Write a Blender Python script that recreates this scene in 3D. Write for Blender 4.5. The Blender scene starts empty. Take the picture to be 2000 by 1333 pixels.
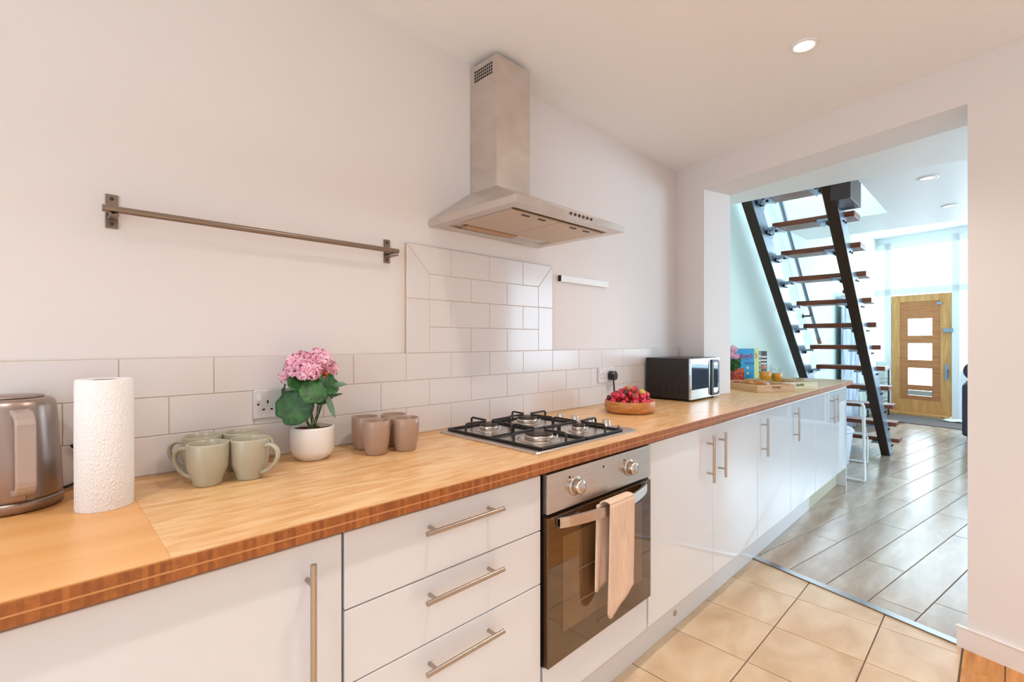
import bpy, bmesh, math, random
from mathutils import Vector, Matrix
random.seed(7)
SC = bpy.context.scene
COL = SC.collection
PI = math.pi

# ------------------------------------------------------------------ camera
CAM = Vector((0.0, -1.54, 1.258))
TH = math.atan(958/940.0)                      # view direction from +X towards +Y
FW = Vector((math.cos(TH), math.sin(TH), 0)); RT = Vector((math.sin(TH), -math.cos(TH), 0))
cd = bpy.data.cameras.new('camera'); cam = bpy.data.objects.new('camera', cd); COL.objects.link(cam)
cd.sensor_width = 36; cd.lens = 940/2000*36; cd.clip_start = .02; cd.clip_end = 100
cam.location = CAM; cam.rotation_euler = (PI/2, 0, TH-PI/2)
SC.camera = cam

# ------------------------------------------------------------------ view, world, lights
SC.view_settings.view_transform = 'Standard'; SC.view_settings.look = 'None'
SC.view_settings.gamma = 1; SC.view_settings.use_curve_mapping = False
SC.view_settings.exposure = 0.22
W = bpy.data.worlds.new('world'); SC.world = W; W.use_nodes = True
W.node_tree.nodes['Background'].inputs[0].default_value = (.72, .88, 1, 1)
W.node_tree.nodes['Background'].inputs[1].default_value = 3.0

def area(name, loc, rot, sx, sy, power, col, spread=180):
    l = bpy.data.lights.new(name, 'AREA'); l.shape = 'RECTANGLE'; l.size = sx; l.size_y = sy
    l.energy = power; l.color = col; l.spread = math.radians(spread)
    o = bpy.data.objects.new(name, l); COL.objects.link(o); o.location = loc; o.rotation_euler = rot
    return o
def spot(name, loc, power, col, size=150, blend=.6, rad=.035):
    l = bpy.data.lights.new(name, 'SPOT'); l.energy = power; l.color = col
    l.spot_size = math.radians(size); l.spot_blend = blend; l.shadow_soft_size = rad
    o = bpy.data.objects.new(name, l); COL.objects.link(o); o.location = loc
    return o
WARM = (1, .912, .85); DAY = (.66, .85, 1.0)
CZ = 2.41                                                # kitchen ceiling height
# daylight through the glazing behind the camera and in the front-door wall
area('daylight_back_window', (-2.35, -1.7, 1.35), (0, -PI/2, 0), 2.0, 1.9, 9, (.70, .83, 1.0))
area('daylight_front_window', (11.3, -1.6, 1.75), (0, PI/2, 0), 2.9, 5.0, 250, DAY)
area('daylight_side_window', (6.6, -5.3, 1.5), (PI/2, 0, 0), 4.0, 2.2, 110, (.50, .76, 1.0))
area('upstairs_fill_light', (4.4, -.6, 5.1), (0, 0, 0), 2.5, 1.4, 34, DAY)  # unseen fill, added to brighten the upstairs above the stairwell
DL = [(2.122, -1.0), (.86, -1.0), (-.5, -1.0), (1.35, -2.4), (.4, -2.4), (-.7, -2.4)]  # back row is unseen; made stronger and cooler to bounce light onto the ceiling
for i, (x, y) in enumerate(DL):
    spot('kitchen_downlight_and_fill', (x, y, CZ-.02), 35 if y > -2 else 84, WARM if y > -2 else (1, .95, .92), 120 if y > -2 else 104, 1.0)

# ------------------------------------------------------------------ materials
def lin(h):
    if isinstance(h, (tuple, list)): return tuple(h)[:3]+(1,)
    h = h.lstrip('#'); c = [int(h[i:i+2], 16)/255 for i in (0, 2, 4)]
    return tuple(x/12.92 if x <= .04045 else ((x+.055)/1.055)**2.4 for x in c)+(1,)
def mat(name, col, rough=.5, metal=0, coat=0, bump=0, bscale=60, emit=0, trans=0, spec=.5, alpha=1, sheen=0):
    m = bpy.data.materials.new(name); m.use_nodes = True; nt = m.node_tree; b = nt.nodes['Principled BSDF']
    b.inputs['Base Color'].default_value = lin(col); b.inputs['Roughness'].default_value = rough
    b.inputs['Metallic'].default_value = metal; b.inputs['Coat Weight'].default_value = coat
    b.inputs['Coat Roughness'].default_value = .05
    b.inputs['Specular IOR Level'].default_value = spec; b.inputs['Transmission Weight'].default_value = trans
    b.inputs['Alpha'].default_value = alpha; b.inputs['Sheen Weight'].default_value = sheen
    if emit: b.inputs['Emission Color'].default_value = lin(col); b.inputs['Emission Strength'].default_value = emit
    if bump:
        tc = nt.nodes.new('ShaderNodeTexCoord'); n = nt.nodes.new('ShaderNodeTexNoise'); n.inputs['Scale'].default_value = bscale
        n.inputs['Detail'].default_value = 3
        bp = nt.nodes.new('ShaderNodeBump'); bp.inputs['Strength'].default_value = bump; bp.inputs['Distance'].default_value = .004
        nt.links.new(tc.outputs['Object'], n.inputs['Vector']); nt.links.new(n.outputs['Fac'], bp.inputs['Height'])
        nt.links.new(bp.outputs['Normal'], b.inputs['Normal'])
    return m
def tex(name, stops, scale=(1, 1, 1), nscale=5, detail=4, dist=0, rough=.4, metal=0, coat=0, bump=0, rnd=0, rot=0,
        kind='noise', rough2=None, spec=.5, contrast=None, coords='Object'):
    """procedural two to four colour material: stretched noise through a ramp"""
    m = bpy.data.materials.new(name); m.use_nodes = True; nt = m.node_tree; b = nt.nodes['Principled BSDF']
    N = nt.nodes.new; L = nt.links.new
    tc = N('ShaderNodeTexCoord'); mp = N('ShaderNodeMapping'); mp.inputs['Scale'].default_value = scale
    mp.inputs['Rotation'].default_value = (0, 0, rot)
    L(tc.outputs[coords], mp.inputs['Vector'])
    vec = mp.outputs['Vector']
    if rnd:
        oi = N('ShaderNodeObjectInfo'); ma = N('ShaderNodeVectorMath'); ma.operation = 'ADD'
        mu = N('ShaderNodeMath'); mu.operation = 'MULTIPLY'; mu.inputs[1].default_value = 37.0
        L(oi.outputs['Random'], mu.inputs[0]); L(vec, ma.inputs[0]); L(mu.outputs[0], ma.inputs[1]); vec = ma.outputs[0]
    if kind == 'noise':
        n = N('ShaderNodeTexNoise'); n.inputs['Scale'].default_value = nscale; n.inputs['Detail'].default_value = detail
        n.inputs['Distortion'].default_value = dist; fac = n.outputs['Fac']
    else:
        n = N('ShaderNodeTexVoronoi'); n.inputs['Scale'].default_value = nscale; fac = n.outputs['Color']
    L(vec, n.inputs['Vector'])
    r = N('ShaderNodeValToRGB'); L(fac, r.inputs['Fac'])
    e = r.color_ramp.elements
    while len(e) < len(stops): e.new(.5)
    for i, (p, c) in enumerate(stops): e[i].position = p; e[i].color = lin(c)
    out = r.outputs['Color']
    if rnd:
        hv = N('ShaderNodeHueSaturation'); mr = N('ShaderNodeMapRange'); mr.inputs['To Min'].default_value = 1-rnd; mr.inputs['To Max'].default_value = 1+rnd
        L(oi.outputs['Random'], mr.inputs['Value']); L(mr.outputs[0], hv.inputs['Value']); L(out, hv.inputs['Color']); out = hv.outputs['Color']
    L(out, b.inputs['Base Color'])
    b.inputs['Roughness'].default_value = rough; b.inputs['Metallic'].default_value = metal; b.inputs['Coat Weight'].default_value = coat
    b.inputs['Specular IOR Level'].default_value = spec
    if rough2 is not None:
        q = N('ShaderNodeMapRange'); q.inputs['To Min'].default_value = rough; q.inputs['To Max'].default_value = rough2
        L(fac, q.inputs['Value']); L(q.outputs[0], b.inputs['Roughness'])
    if bump:
        bp = N('ShaderNodeBump'); bp.inputs['Strength'].default_value = bump; bp.inputs['Distance'].default_value = .003
        L(fac, bp.inputs['Height']); L(bp.outputs['Normal'], b.inputs['Normal'])
    return m
M = {}
M['plaster'] = mat('white_plaster', '#ebe4e1', .6, bump=.12, bscale=9)
M['ceiling'] = mat('ceiling_paint', '#f8f6f6', .7)
M['greenwall'] = mat('pale_mint_plaster', '#d6e6dc', .6)
M['tile'] = mat('white_glazed_tile', '#e5dedb', .17, coat=.2, bump=.05, bscale=7)
M['grout'] = mat('cream_grout', '#cbb49c', .85)
M['floorgrout'] = mat('brown_grout', '#6f5a48', .85)
M['floortile'] = tex('beige_stone_tile', [(.25, '#c6a27c'), (.5, '#d8b994'), (.72, '#e2c8a6')], (1, 1.6, 1), 4.2, 7, .7, .28, rnd=.04, rough2=.36)
M['plank'] = tex('wood_look_plank', [(.25, '#a08a74'), (.5, '#b39d88'), (.75, '#c6b4a1')], (1.4, 5, 1), 2.4, 5, .2, .23, rnd=.10)
M['board'] = tex('orange_pine_board', [(.3, '#b8732f'), (.7, '#dd9c55')], (1.5, 14, 1), 3, 5, .4, .35, rnd=.06)
M['gloss'] = mat('gloss_white_lacquer', '#e6e5e6', .09, coat=.5)
M['satin'] = mat('satin_white_laminate', '#e0dfe2', .22, coat=.15)
M['kick'] = mat('white_kickboard', '#dcd8d6', .3)
M['kickbeige'] = mat('beige_kickboard', '#c9bfa6', .5)
M['carcass'] = mat('white_carcass', '#d9d6d4', .5)
M['steel'] = tex('brushed_steel', [(.3, '#a59a90'), (.7, '#c4bab0')], (3, 3, 60), 4, 3, 0, .27, 1, rough2=.36)
M['hoodsteel'] = tex('worn_brushed_steel', [(.25, '#cbc0b6'), (.5, '#d5cbc2'), (.75, '#ded5cd')], (3, 3, 5), 2.2, 5, .5, .27, .92, rough2=.38)
M['steelh'] = tex('brushed_steel_sheet', [(.3, '#c4bcb4'), (.7, '#d2cac2')], (1.5, 1.5, 90), 4, 3, 0, .26, 1, rough2=.33)
M['handle'] = mat('satin_nickel', '#b9aca0', .3, 1)
M['chrome'] = mat('chrome', '#d9d9d9', .08, 1)
M['knob'] = mat('satin_chrome_knob', '#cdc4bb', .27, 1)
M['railm'] = mat('rail_steel', '#94877c', .32, 1)
M['black'] = mat('black_enamel', '#1b1614', .35)
M['blackp'] = mat('black_plastic', '#1a1512', .3)
M['burner'] = mat('burner_cap', '#453b34', .45, .4)
M['filter'] = mat('grease_filter', '#cdb9a5', .45, .7, bump=.15, bscale=250)
M['hole'] = mat('dark_hole', '#15100c', .8)
M['glassdark'] = mat('oven_glass_floor_reflection', '#4a2c10', .04, coat=.6, spec=.8)  # brown base paints in the lit floor's reflection on the dark glass
M['ovenwin'] = mat('oven_window_floor_reflection', '#6c4c2c', .05, coat=.6, spec=.8)  # same floor reflection put into the colour, paler for the window
M['mirror'] = mat('mirrored_door', '#d5e0e4', .03, 1)
M['mwside'] = mat('microwave_black_shell', '#1c110a', .32)
M['towel'] = tex('blush_linen', [(.3, '#d9b79d'), (.7, '#ecd0b8')], (60, 60, 3), 5, 3, 0, .9, bump=.25)
M['sage'] = mat('sage_glaze', '#b3ac95', .28, coat=.25)
M['sagein'] = mat('sage_glaze_inside', '#a5a792', .3, coat=.25)
M['taupe'] = mat('taupe_glaze', '#ab8c78', .32, coat=.2)
M['pot'] = mat('white_ceramic', '#efe9e4', .3, coat=.2)
M['paper'] = mat('paper_towel', '#f1efee', .95)
M['card'] = mat('grey_card', '#a58f7d', .9)
M['kettle'] = tex('brushed_kettle_steel', [(.3, '#a3928a'), (.7, '#ab9a91')], (60, 60, 2), 4, 3, 0, .3, .9, rough2=.36)
M['ketgrip'] = mat('kettle_grip', '#b7a69d', .3, .3)
M['leaf'] = tex('geranium_leaf', [(.3, '#1d4420'), (.55, '#2c6229'), (.8, '#468240')], (1, 1, 1), 28, 3, 0, .45, bump=.2)
M['leafg'] = mat('grey_green_leaf', '#6f8f78', .5)
M['stem'] = mat('green_stem', '#4c6b34', .5)
M['petal'] = tex('pink_petal', [(.3, '#f2a0c0'), (.7, '#ffd3e0')], (1, 1, 1), 40, 2, 0, .6)
M['petalr'] = mat('orange_red_bud', '#d2542c', .6)
M['soil'] = tex('gravel_soil', [(.3, '#4e2f17'), (.6, '#8a5e34'), (.8, '#b18a58')], (1, 1, 1), 140, 2, 0, .9, bump=.6)
M['berry'] = tex('strawberry_red', [(.35, '#c41f3c'), (.7, '#e4405a')], (1, 1, 1), 60, 2, 0, .35, bump=.2)
M['berryd'] = mat('dark_cherry', '#4f1a1c', .3)
M['berryy'] = mat('unripe_yellow', '#d3b355', .4)
M['calyx'] = mat('calyx_green', '#6d7a3a', .6)
M['bowlwood'] = tex('acacia_wood', [(.3, '#b26c33'), (.55, '#cf8c4c'), (.75, '#dea567')], (4, 4, 22), 3, 5, .8, .35, rnd=.1)
M['traywood'] = tex('pale_tray_wood', [(.3, '#c79565'), (.7, '#dcb286')], (3, 3, 18), 3, 4, .5, .45)
M['traypale'] = tex('cream_tray_wood', [(.3, '#d3c59a'), (.7, '#e2d8b2')], (3, 3, 18), 3, 4, .5, .45)
M['croissant'] = tex('baked_pastry', [(.3, '#b35d1e'), (.7, '#e09a4a')], (1, 1, 1), 30, 3, 0, .45)
M['jam'] = mat('red_fruit', '#b0283c', .35)
M['juice'] = mat('orange_juice', '#f7a01c', .25)
def thin_glass(name, tint, fac=.12):
    m = bpy.data.materials.new(name); m.use_nodes = True; nt = m.node_tree; nt.nodes.remove(nt.nodes['Principled BSDF'])
    t = nt.nodes.new('ShaderNodeBsdfTransparent'); g = nt.nodes.new('ShaderNodeBsdfGlossy'); x = nt.nodes.new('ShaderNodeMixShader'); f = nt.nodes.new('ShaderNodeLayerWeight'); pw = nt.nodes.new('ShaderNodeMath'); pw.operation = 'POWER'; pw.inputs[1].default_value = 4; mm = nt.nodes.new('ShaderNodeMath'); mm.operation = 'MULTIPLY_ADD'; mm.inputs[1].default_value = .6; mm.inputs[2].default_value = .03; f.inputs[0].default_value = .5
    t.inputs[0].default_value = lin(tint); g.inputs['Roughness'].default_value = .02; 
    nt.links.new(f.outputs['Facing'], pw.inputs[0]); nt.links.new(pw.outputs[0], mm.inputs[0]); nt.links.new(mm.outputs[0], x.inputs[0]); nt.links.new(t.outputs[0], x.inputs[1]); nt.links.new(g.outputs[0], x.inputs[2])
    nt.links.new(x.outputs[0], nt.nodes['Material Output'].inputs[0]); return m
M['glass'] = thin_glass('clear_glass', '#fbfdfd')
M['pane'] = thin_glass('window_pane', '#ffffff')
M['lampglow'] = mat('lamp_glow', '#fff6e8', .4, emit=14)
M['lampglow2'] = mat('lamp_glow_dim', '#ffffff', .4, emit=1.6)
M['white'] = mat('white_plastic', '#efedec', .35)
M['socket'] = mat('socket_white', '#e2dcdc', .3)
M['whitep'] = mat('white_paint', '#f2f4f5', .4)
M['stringer'] = mat('dark_bronze_steel', '#3b2f29', .38, .5)
M['galv'] = mat('galvanised_steel', '#93a5b4', .35, .7)
M['tread'] = tex('mahogany_tread', [(.3, '#6b2f14'), (.7, '#8e4a22')], (14, 2, 14), 3, 4, .3, .35)
M['dooroak'] = tex('honey_oak', [(.3, '#c98c4c'), (.7, '#e0ab6c')], (6, 6, 1), 3, 5, .5, .4)
M['doorpanel'] = tex('cedar_panel', [(.3, '#b06c3c'), (.7, '#c98653')], (1, 1, 14), 3, 5, .5, .4)
M['sofa'] = mat('charcoal_fabric', '#3c3c46', .9, bump=.2, bscale=200)
M['rug'] = mat('grey_brown_mat', '#6d625f', .95, bump=.4, bscale=300)
M['binw'] = mat('white_enamel', '#dfe6f2', .25)
M['curtain'] = tex('blue_striped_curtain', [(.38, '#8fa3c0'), (.5, '#c9d6e4'), (.62, '#e8eff5')], (14, 1, .6), 3, 2, 0, .8)
M['blue'] = mat('print_blue', '#1f9ad0', .4); M['yellow'] = mat('print_yellow', '#dfe28a', .4)
M['magenta'] = mat('print_magenta', '#a01060', .4); M['orange'] = mat('print_orange', '#d3602a', .4)
M['navy'] = mat('print_navy', '#2b3c7a', .4); M['cream'] = mat('print_cream', '#e8e3d2', .5)
M['greyg'] = mat('print_grey_green', '#7f958c', .4); M['darkbox'] = mat('print_dark_brown', '#3a2320', .4)
M['redfood'] = tex('print_pasta_sauce', [(.3, '#7b1a10'), (.5, '#c4301a'), (.7, '#e08a34')], (1, 1, 1), 45, 3, 0, .5)
M['brand'] = mat('faint_print', '#9c8263', .5)
M['cork'] = mat('cork_cap', '#b89a78', .6)
M['threshold'] = mat('aluminium_strip', '#b7b3b2', .25, 1)
M['clip'] = mat('white_sleeve', '#f3f3f3', .4)

def worktop_mats():
    top = tex('bamboo_worktop', [(.22, '#cf9455'), (.42, '#e0ad72'), (.58, '#e9bf8a'), (.75, '#efcc9c')], (2.2, 11, 1), 3.6, 9, .9, .27, bump=.02, rough2=.4)
    b2 = tex('oiled_worktop', [(.3, '#dfa05c'), (.7, '#ebb476')], (.7, 6, 1), 2.2, 3, .3, .3, rough2=.36)
    e = bpy.data.materials.new('end_grain_edge'); e.use_nodes = True; nt = e.node_tree; b = nt.nodes['Principled BSDF']
    N = nt.nodes.new; L = nt.links.new
    tc = N('ShaderNodeTexCoord'); br = N('ShaderNodeTexBrick'); mp = N('ShaderNodeMapping')
    mp.inputs['Rotation'].default_value = (PI/2, 0, 0)
    br.inputs['Scale'].default_value = 1; br.inputs['Brick Width'].default_value = .0075; br.inputs['Row Height'].default_value = .5
    br.inputs['Mortar Size'].default_value = 0; br.inputs['Color1'].default_value = lin('#8a4a1c'); br.inputs['Color2'].default_value = lin('#ad662e')
    L(tc.outputs['Object'], mp.inputs[0]); L(mp.outputs[0], br.inputs['Vector'])
    n = N('ShaderNodeTexNoise'); n.inputs['Scale'].default_value = 130; mx = N('ShaderNodeMixRGB'); mx.blend_type = 'MULTIPLY'; mx.inputs[0].default_value = .5
    L(tc.outputs['Object'], n.inputs['Vector']); L(br.outputs['Color'], mx.inputs[1]); L(n.outputs['Fac'], mx.inputs[2])
    hs = N('ShaderNodeHueSaturation'); hs.inputs['Value'].default_value = 1.35; hs.inputs['Saturation'].default_value = 1.0
    L(mx.outputs[0], hs.inputs['Color']); L(hs.outputs[0], b.inputs['Base Color']); b.inputs['Roughness'].default_value = .4
    return top, b2, e
M['wtop'], M['wtop2'], M['wedge'] = worktop_mats()
M['wline'] = mat('edge_light_layer', '#c98850', .4)

# ------------------------------------------------------------------ mesh helpers
class MB:
    def __init__(s): s.v = []; s.f = []; s.m = []; s.sm = []
    def add(s, vs, fs, mi=0, smooth=False):
        o = len(s.v); s.v += [Vector(p) for p in vs]
        for f in fs: s.f.append([i+o for i in f]); s.m.append(mi); s.sm.append(smooth)
        return s
    def box(s, x0, x1, y0, y1, z0, z1, mi=0):
        vs = [(x, y, z) for z in (z0, z1) for y in (y0, y1) for x in (x0, x1)]
        return s.add(vs, [(0, 2, 3, 1), (4, 5, 7, 6), (0, 1, 5, 4), (2, 6, 7, 3), (0, 4, 6, 2), (1, 3, 7, 5)], mi)
    def obox(s, c, ax, ay, az, hx, hy, hz, mi=0):
        c = Vector(c); ax, ay, az = [Vector(a).normalized() for a in (ax, ay, az)]
        vs = [c+ax*hx*i+ay*hy*j+az*hz*k for k in (-1, 1) for j in (-1, 1) for i in (-1, 1)]
        return s.add(vs, [(0, 2, 3, 1), (4, 5, 7, 6), (0, 1, 5, 4), (2, 6, 7, 3), (0, 4, 6, 2), (1, 3, 7, 5)], mi)
    def prism(s, poly, z0, z1, ch=0, mi=0, fr=None):
        """convex polygon (ccw) extruded; ch chamfers the upper rim; fr maps (x,y,z)->world"""
        fr = fr or (lambda x, y, z: (x, y, z)); n = len(poly)
        vs = [fr(x, y, z0) for x, y in poly]; fs = [tuple(reversed(range(n)))]
        if ch:
            vs += [fr(x, y, z1-ch) for x, y in poly]
            vs += [fr(x, y, z1) for x, y in inset(poly, ch)]
            fs += [(i, (i+1) % n, n+(i+1) % n, n+i) for i in range(n)]
            fs += [(n+i, n+(i+1) % n, 2*n+(i+1) % n, 2*n+i) for i in range(n)]
            fs.append(tuple(range(2*n, 3*n)))
        else:
            vs += [fr(x, y, z1) for x, y in poly]
            fs += [(i, (i+1) % n, n+(i+1) % n, n+i) for i in range(n)]; fs.append(tuple(range(n, 2*n)))
        return s.add(vs, fs, mi)
    def lathe(s, prof, c=(0, 0, 0), n=40, mi=0, sx=1, sy=1, smooth=True, axis='z'):
        c = Vector(c); vs = []; fs = []
        for r, z in prof:
            for i in range(n):
                a = 2*PI*i/n; p = (r*math.cos(a)*sx, r*math.sin(a)*sy, z)
                if axis == 'y': p = (p[0], -p[2], p[1])
                if axis == 'x': p = (p[2], p[0], p[1])
                vs.append(c+Vector(p))
        for j in range(len(prof)-1):
            for i in range(n):
                a = j*n+i; b = j*n+(i+1) % n; fs.append((a, b, b+n, a+n))
        if prof[0][0] > 1e-6: fs.append(tuple(reversed(range(n))))
        if prof[-1][0] > 1e-6: fs.append(tuple((len(prof)-1)*n+i for i in range(n)))
        return s.add(vs, fs, mi, smooth)
    def tube(s, pts, r, n=10, mi=0, cap=True, flat=1.0):
        pts = [Vector(p) for p in pts]; vs = []; fs = []; up = Vector((0, 0, 1)); prev = None
        for i, p in enumerate(pts):
            t = (pts[min(i+1, len(pts)-1)]-pts[max(i-1, 0)]).normalized()
            if prev is None:
                a = t.cross(up)
                if a.length < .05: a = t.cross(Vector((0, 1, 0)))
            else: a = prev-t*prev.dot(t)
            a.normalize(); prev = a; b = t.cross(a)
            rr = r[i] if isinstance(r, (list, tuple)) else r
            vs += [p+a*math.cos(2*PI*k/n)*rr*flat+b*math.sin(2*PI*k/n)*rr for k in range(n)]
        for i in range(len(pts)-1):
            for k in range(n): fs.append((i*n+k, i*n+(k+1) % n, (i+1)*n+(k+1) % n, (i+1)*n+k))
        s.add(vs, fs, mi, True)
        if cap:
            m = len(pts)-1; s.add(vs[:n], [tuple(reversed(range(n)))], mi); s.add(vs[m*n:], [tuple(range(n))], mi)
        return s
    def ball(s, c, r, mi=0, sx=1, sy=1, sz=1, n=10, rot=None):
        prof = [(max(1e-7, math.sin(PI*k/(n//2+2)))*1, -math.cos(PI*k/(n//2+2))) for k in range(n//2+3)]
        c = Vector(c); vs = []; fs = []
        for rr, z in prof:
            for i in range(n):
                a = 2*PI*i/n; p = Vector((rr*math.cos(a)*sx, rr*math.sin(a)*sy, z*sz))*r
                if rot: p = rot @ p
                vs.append(c+p)
        for j in range(len(prof)-1):
            for i in range(n):
                a = j*n+i; b = j*n+(i+1) % n; fs.append((a, b, b+n, a+n))
        return s.add(vs, fs, mi, True)
    def grid(s, fn, nu, nv, mi=0, thick=0):
        vs = [fn(i/nu, j/nv) for j in range(nv+1) for i in range(nu+1)]
        fs = [(j*(nu+1)+i, j*(nu+1)+i+1, (j+1)*(nu+1)+i+1, (j+1)*(nu+1)+i) for j in range(nv) for i in range(nu)]
        return s.add(vs, fs, mi, True)
    def build(s, name, mats, parent=None, bevel=0, seg=2, solid=0, sub=0, kind=None):
        me = bpy.data.meshes.new(name); off = parent_loc(parent)
        me.from_pydata([v-off for v in s.v], [], s.f)
        for m in (mats if isinstance(mats, (list, tuple)) else [mats]): me.materials.append(m)
        for p, mi, sm in zip(me.polygons, s.m, s.sm): p.material_index = mi; p.use_smooth = sm
        bm = bmesh.new(); bm.from_mesh(me); bmesh.ops.recalc_face_normals(bm, faces=bm.faces) if not solid else None
        bm.to_mesh(me); bm.free(); me.update()
        o = bpy.data.objects.new(name, me); COL.objects.link(o)
        if parent is not None: o.parent = parent
        if solid:
            k = o.modifiers.new('solid', 'SOLIDIFY'); k.thickness = solid; k.offset = 0
        if bevel:
            k = o.modifiers.new('bevel', 'BEVEL'); k.width = bevel; k.segments = seg; k.limit_method = 'ANGLE'; k.angle_limit = math.radians(40)
            k.harden_normals = False
        if sub:
            k = o.modifiers.new('sub', 'SUBSURF'); k.levels = sub; k.render_levels = sub
        if kind: o['kind'] = kind
        return o
def parent_loc(p):
    v = Vector((0, 0, 0))
    while p is not None: v += p.location; p = p.parent
    return v
def inset(poly, d):
    n = len(poly); out = []
    for i in range(n):
        p0 = Vector(poly[i-1]); p1 = Vector(poly[i]); p2 = Vector(poly[(i+1) % n])
        e1 = (p1-p0).normalized(); e2 = (p2-p1).normalized(); n1 = Vector((-e1.y, e1.x)); n2 = Vector((-e2.y, e2.x))
        k = 1+n1.dot(n2); out.append(tuple(p1+(n1+n2)*(d/max(k, .2))))
    return out
def area2(p): return sum(p[i-1][0]*p[i][1]-p[i][0]*p[i-1][1] for i in range(len(p)))/2
def clip(poly, a, b):
    """keep the part of poly on the left of the line a->b"""
    out = []; dx, dy = b[0]-a[0], b[1]-a[1]
    side = lambda p: dx*(p[1]-a[1])-dy*(p[0]-a[0])
    for i in range(len(poly)):
        p, q = poly[i-1], poly[i]; sp, sq = side(p), side(q)
        if (sp < 0) != (sq < 0): t = sp/(sp-sq); out.append((p[0]+(q[0]-p[0])*t, p[1]+(q[1]-p[1])*t))
        if sq >= 0: out.append(q)
    r = []
    for p in out:
        if not r or math.dist(p, r[-1]) > 1e-4: r.append(p)
    if len(r) > 1 and math.dist(r[0], r[-1]) < 1e-4: r.pop()
    return r
def thing(name, label, cat, loc=(0, 0, 0), group=None):
    o = bpy.data.objects.new(name, None); COL.objects.link(o); o.empty_display_size = .05
    o.location = loc; o['label'] = label; o['category'] = cat
    if group: o['group'] = group
    return o
def tag(o, label, cat, group=None, kind=None):
    o['label'] = label; o['category'] = cat
    if group: o['group'] = group
    if kind: o['kind'] = kind
    return o
def lab(o, s): o['label'] = s; return o
def dup(root, loc, label=None):
    r = root.copy(); COL.objects.link(r); r.location = loc
    if label: r['label'] = label
    for ch in list(root.children):
        c = ch.copy(); COL.objects.link(c); c.parent = r
        for g in list(ch.children):
            d = g.copy(); COL.objects.link(d); d.parent = c
    return r
def text(name, body, size, mx, m, parent=None, shear=0, ext=.0004, scx=1, bold=0):
    """flat lettering as a mesh; mx = 4x4 world matrix of the text plane"""
    cu = bpy.data.curves.new(name, 'FONT'); cu.body = body; cu.size = size; cu.shear = shear; cu.extrude = ext; cu.align_x = 'CENTER'
    cu.resolution_u = 3; cu.offset = bold
    t = bpy.data.objects.new('tmp', cu); COL.objects.link(t); bpy.context.view_layer.update()
    me = bpy.data.meshes.new_from_object(t.evaluated_get(bpy.context.evaluated_depsgraph_get()))
    bpy.data.objects.remove(t); off = parent_loc(parent)
    for v in me.vertices: v.co = (mx @ Vector((v.co.x*scx, v.co.y, v.co.z)))-off
    me.materials.clear(); me.materials.append(m)
    o = bpy.data.objects.new(name, me); COL.objects.link(o); o.parent = parent
    return o
def frame_mx(o, x, y, z=None):
    x = Vector(x).normalized(); y = Vector(y).normalized(); z = x.cross(y)
    m = Matrix((x, y, z)).transposed().to_4x4(); m.translation = Vector(o); return m
def arc(c, r, a0, a1, n, u, v):
    c = Vector(c); u = Vector(u); v = Vector(v)
    return [c+u*math.cos(a0+(a1-a0)*i/n)*r+v*math.sin(a0+(a1-a0)*i/n)*r for i in range(n+1)]
def fillet(pts, r, n=4):
    pts = [Vector(p) for p in pts]; out = [pts[0]]
    for i in range(1, len(pts)-1):
        a = (pts[i-1]-pts[i]); b = (pts[i+1]-pts[i]); d = min(r, a.length*.48, b.length*.48)
        p, q = pts[i]+a.normalized()*d, pts[i]+b.normalized()*d
        for k in range(n+1): t = k/n; out.append(p*(1-t)**2+pts[i]*2*t*(1-t)+q*t*t)
    out.append(pts[-1]); return out

# ------------------------------------------------------------------ frames of the building
O = Vector((.257, .966, 0)).normalized()          # along the slanted opening wall, towards the tiled wall
ON = Vector((O.y, -O.x, 0))                        # through that wall, towards the living room
L1 = Vector((.986, -.167, 0)).normalized(); L2 = Vector((-.167, -.986, 0)).normalized()   # living room floor boards
FX = lambda y: 3.093+.266*y                        # x of the kitchen face of the opening wall
JL, JR = -.20, -1.44                               # its left and right edges (y)
OH = 2.23                                          # underside of the beam
TK = .26                                           # its thickness

# ================================================================== STRUCTURE
def struct(mb, name, m, **k):
    o = mb.build(name, m, **k); o['kind'] = 'structure'; return o
def empty_struct(name):
    o = bpy.data.objects.new(name, None); COL.objects.link(o); o['kind'] = 'structure'; return o

# tiled wall
wl = struct(MB().box(-2.4, 3.2, .008, .16, 0, CZ+.1), 'wall_left', M['plaster'])
g = MB().box(-.45, 3.085, -.0042, .010, .90, 1.213)
g.box(.962, 1.781, -.0042, .010, 1.213, 1.62)
g.build('grout_bed', M['grout'], wl)
WF = lambda x, z, y: (x, -y, z)     # wall frame: (along, up, out)
def wtile(poly):
    if area2(poly) < 0: poly = poly[::-1]
    MB().prism(inset(poly, .0009), -.006, .006, .0012, fr=lambda a, b, c: (a, -c, b)).build('wall_tile', M['tile'], wl)
def rect(x0, x1, z0, z1): return [(x0, z0), (x1, z0), (x1, z1), (x0, z1)]
TW = .2055
for row, (z0, z1, off) in enumerate([(.913, 1.012, 0), (1.012, 1.112, .5), (1.112, 1.213, 0)]):
    x = .962-6*TW-off*TW
    while x < 3.08:
        a, b = max(x, -.42), min(x+TW, 3.084)
        if b-a > .012: wtile(rect(a, b, z0, z1))
        x += TW
xi0, xi1, zo = 1.065, 1.681, 1.62
for z0, z1, cuts in [(1.213, 1.312, (1.27, 1.476)), (1.312, 1.417, (1.168, 1.372, 1.577)), (1.417, 1.514, (1.27, 1.476))]:
    c = (xi0,)+cuts+(xi1,)
    for a, b in zip(c, c[1:]): wtile(rect(a, b, z0, z1))
wtile([(.962, 1.62), (xi0, 1.514), (1.168, 1.514), (1.168, 1.62)])
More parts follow.
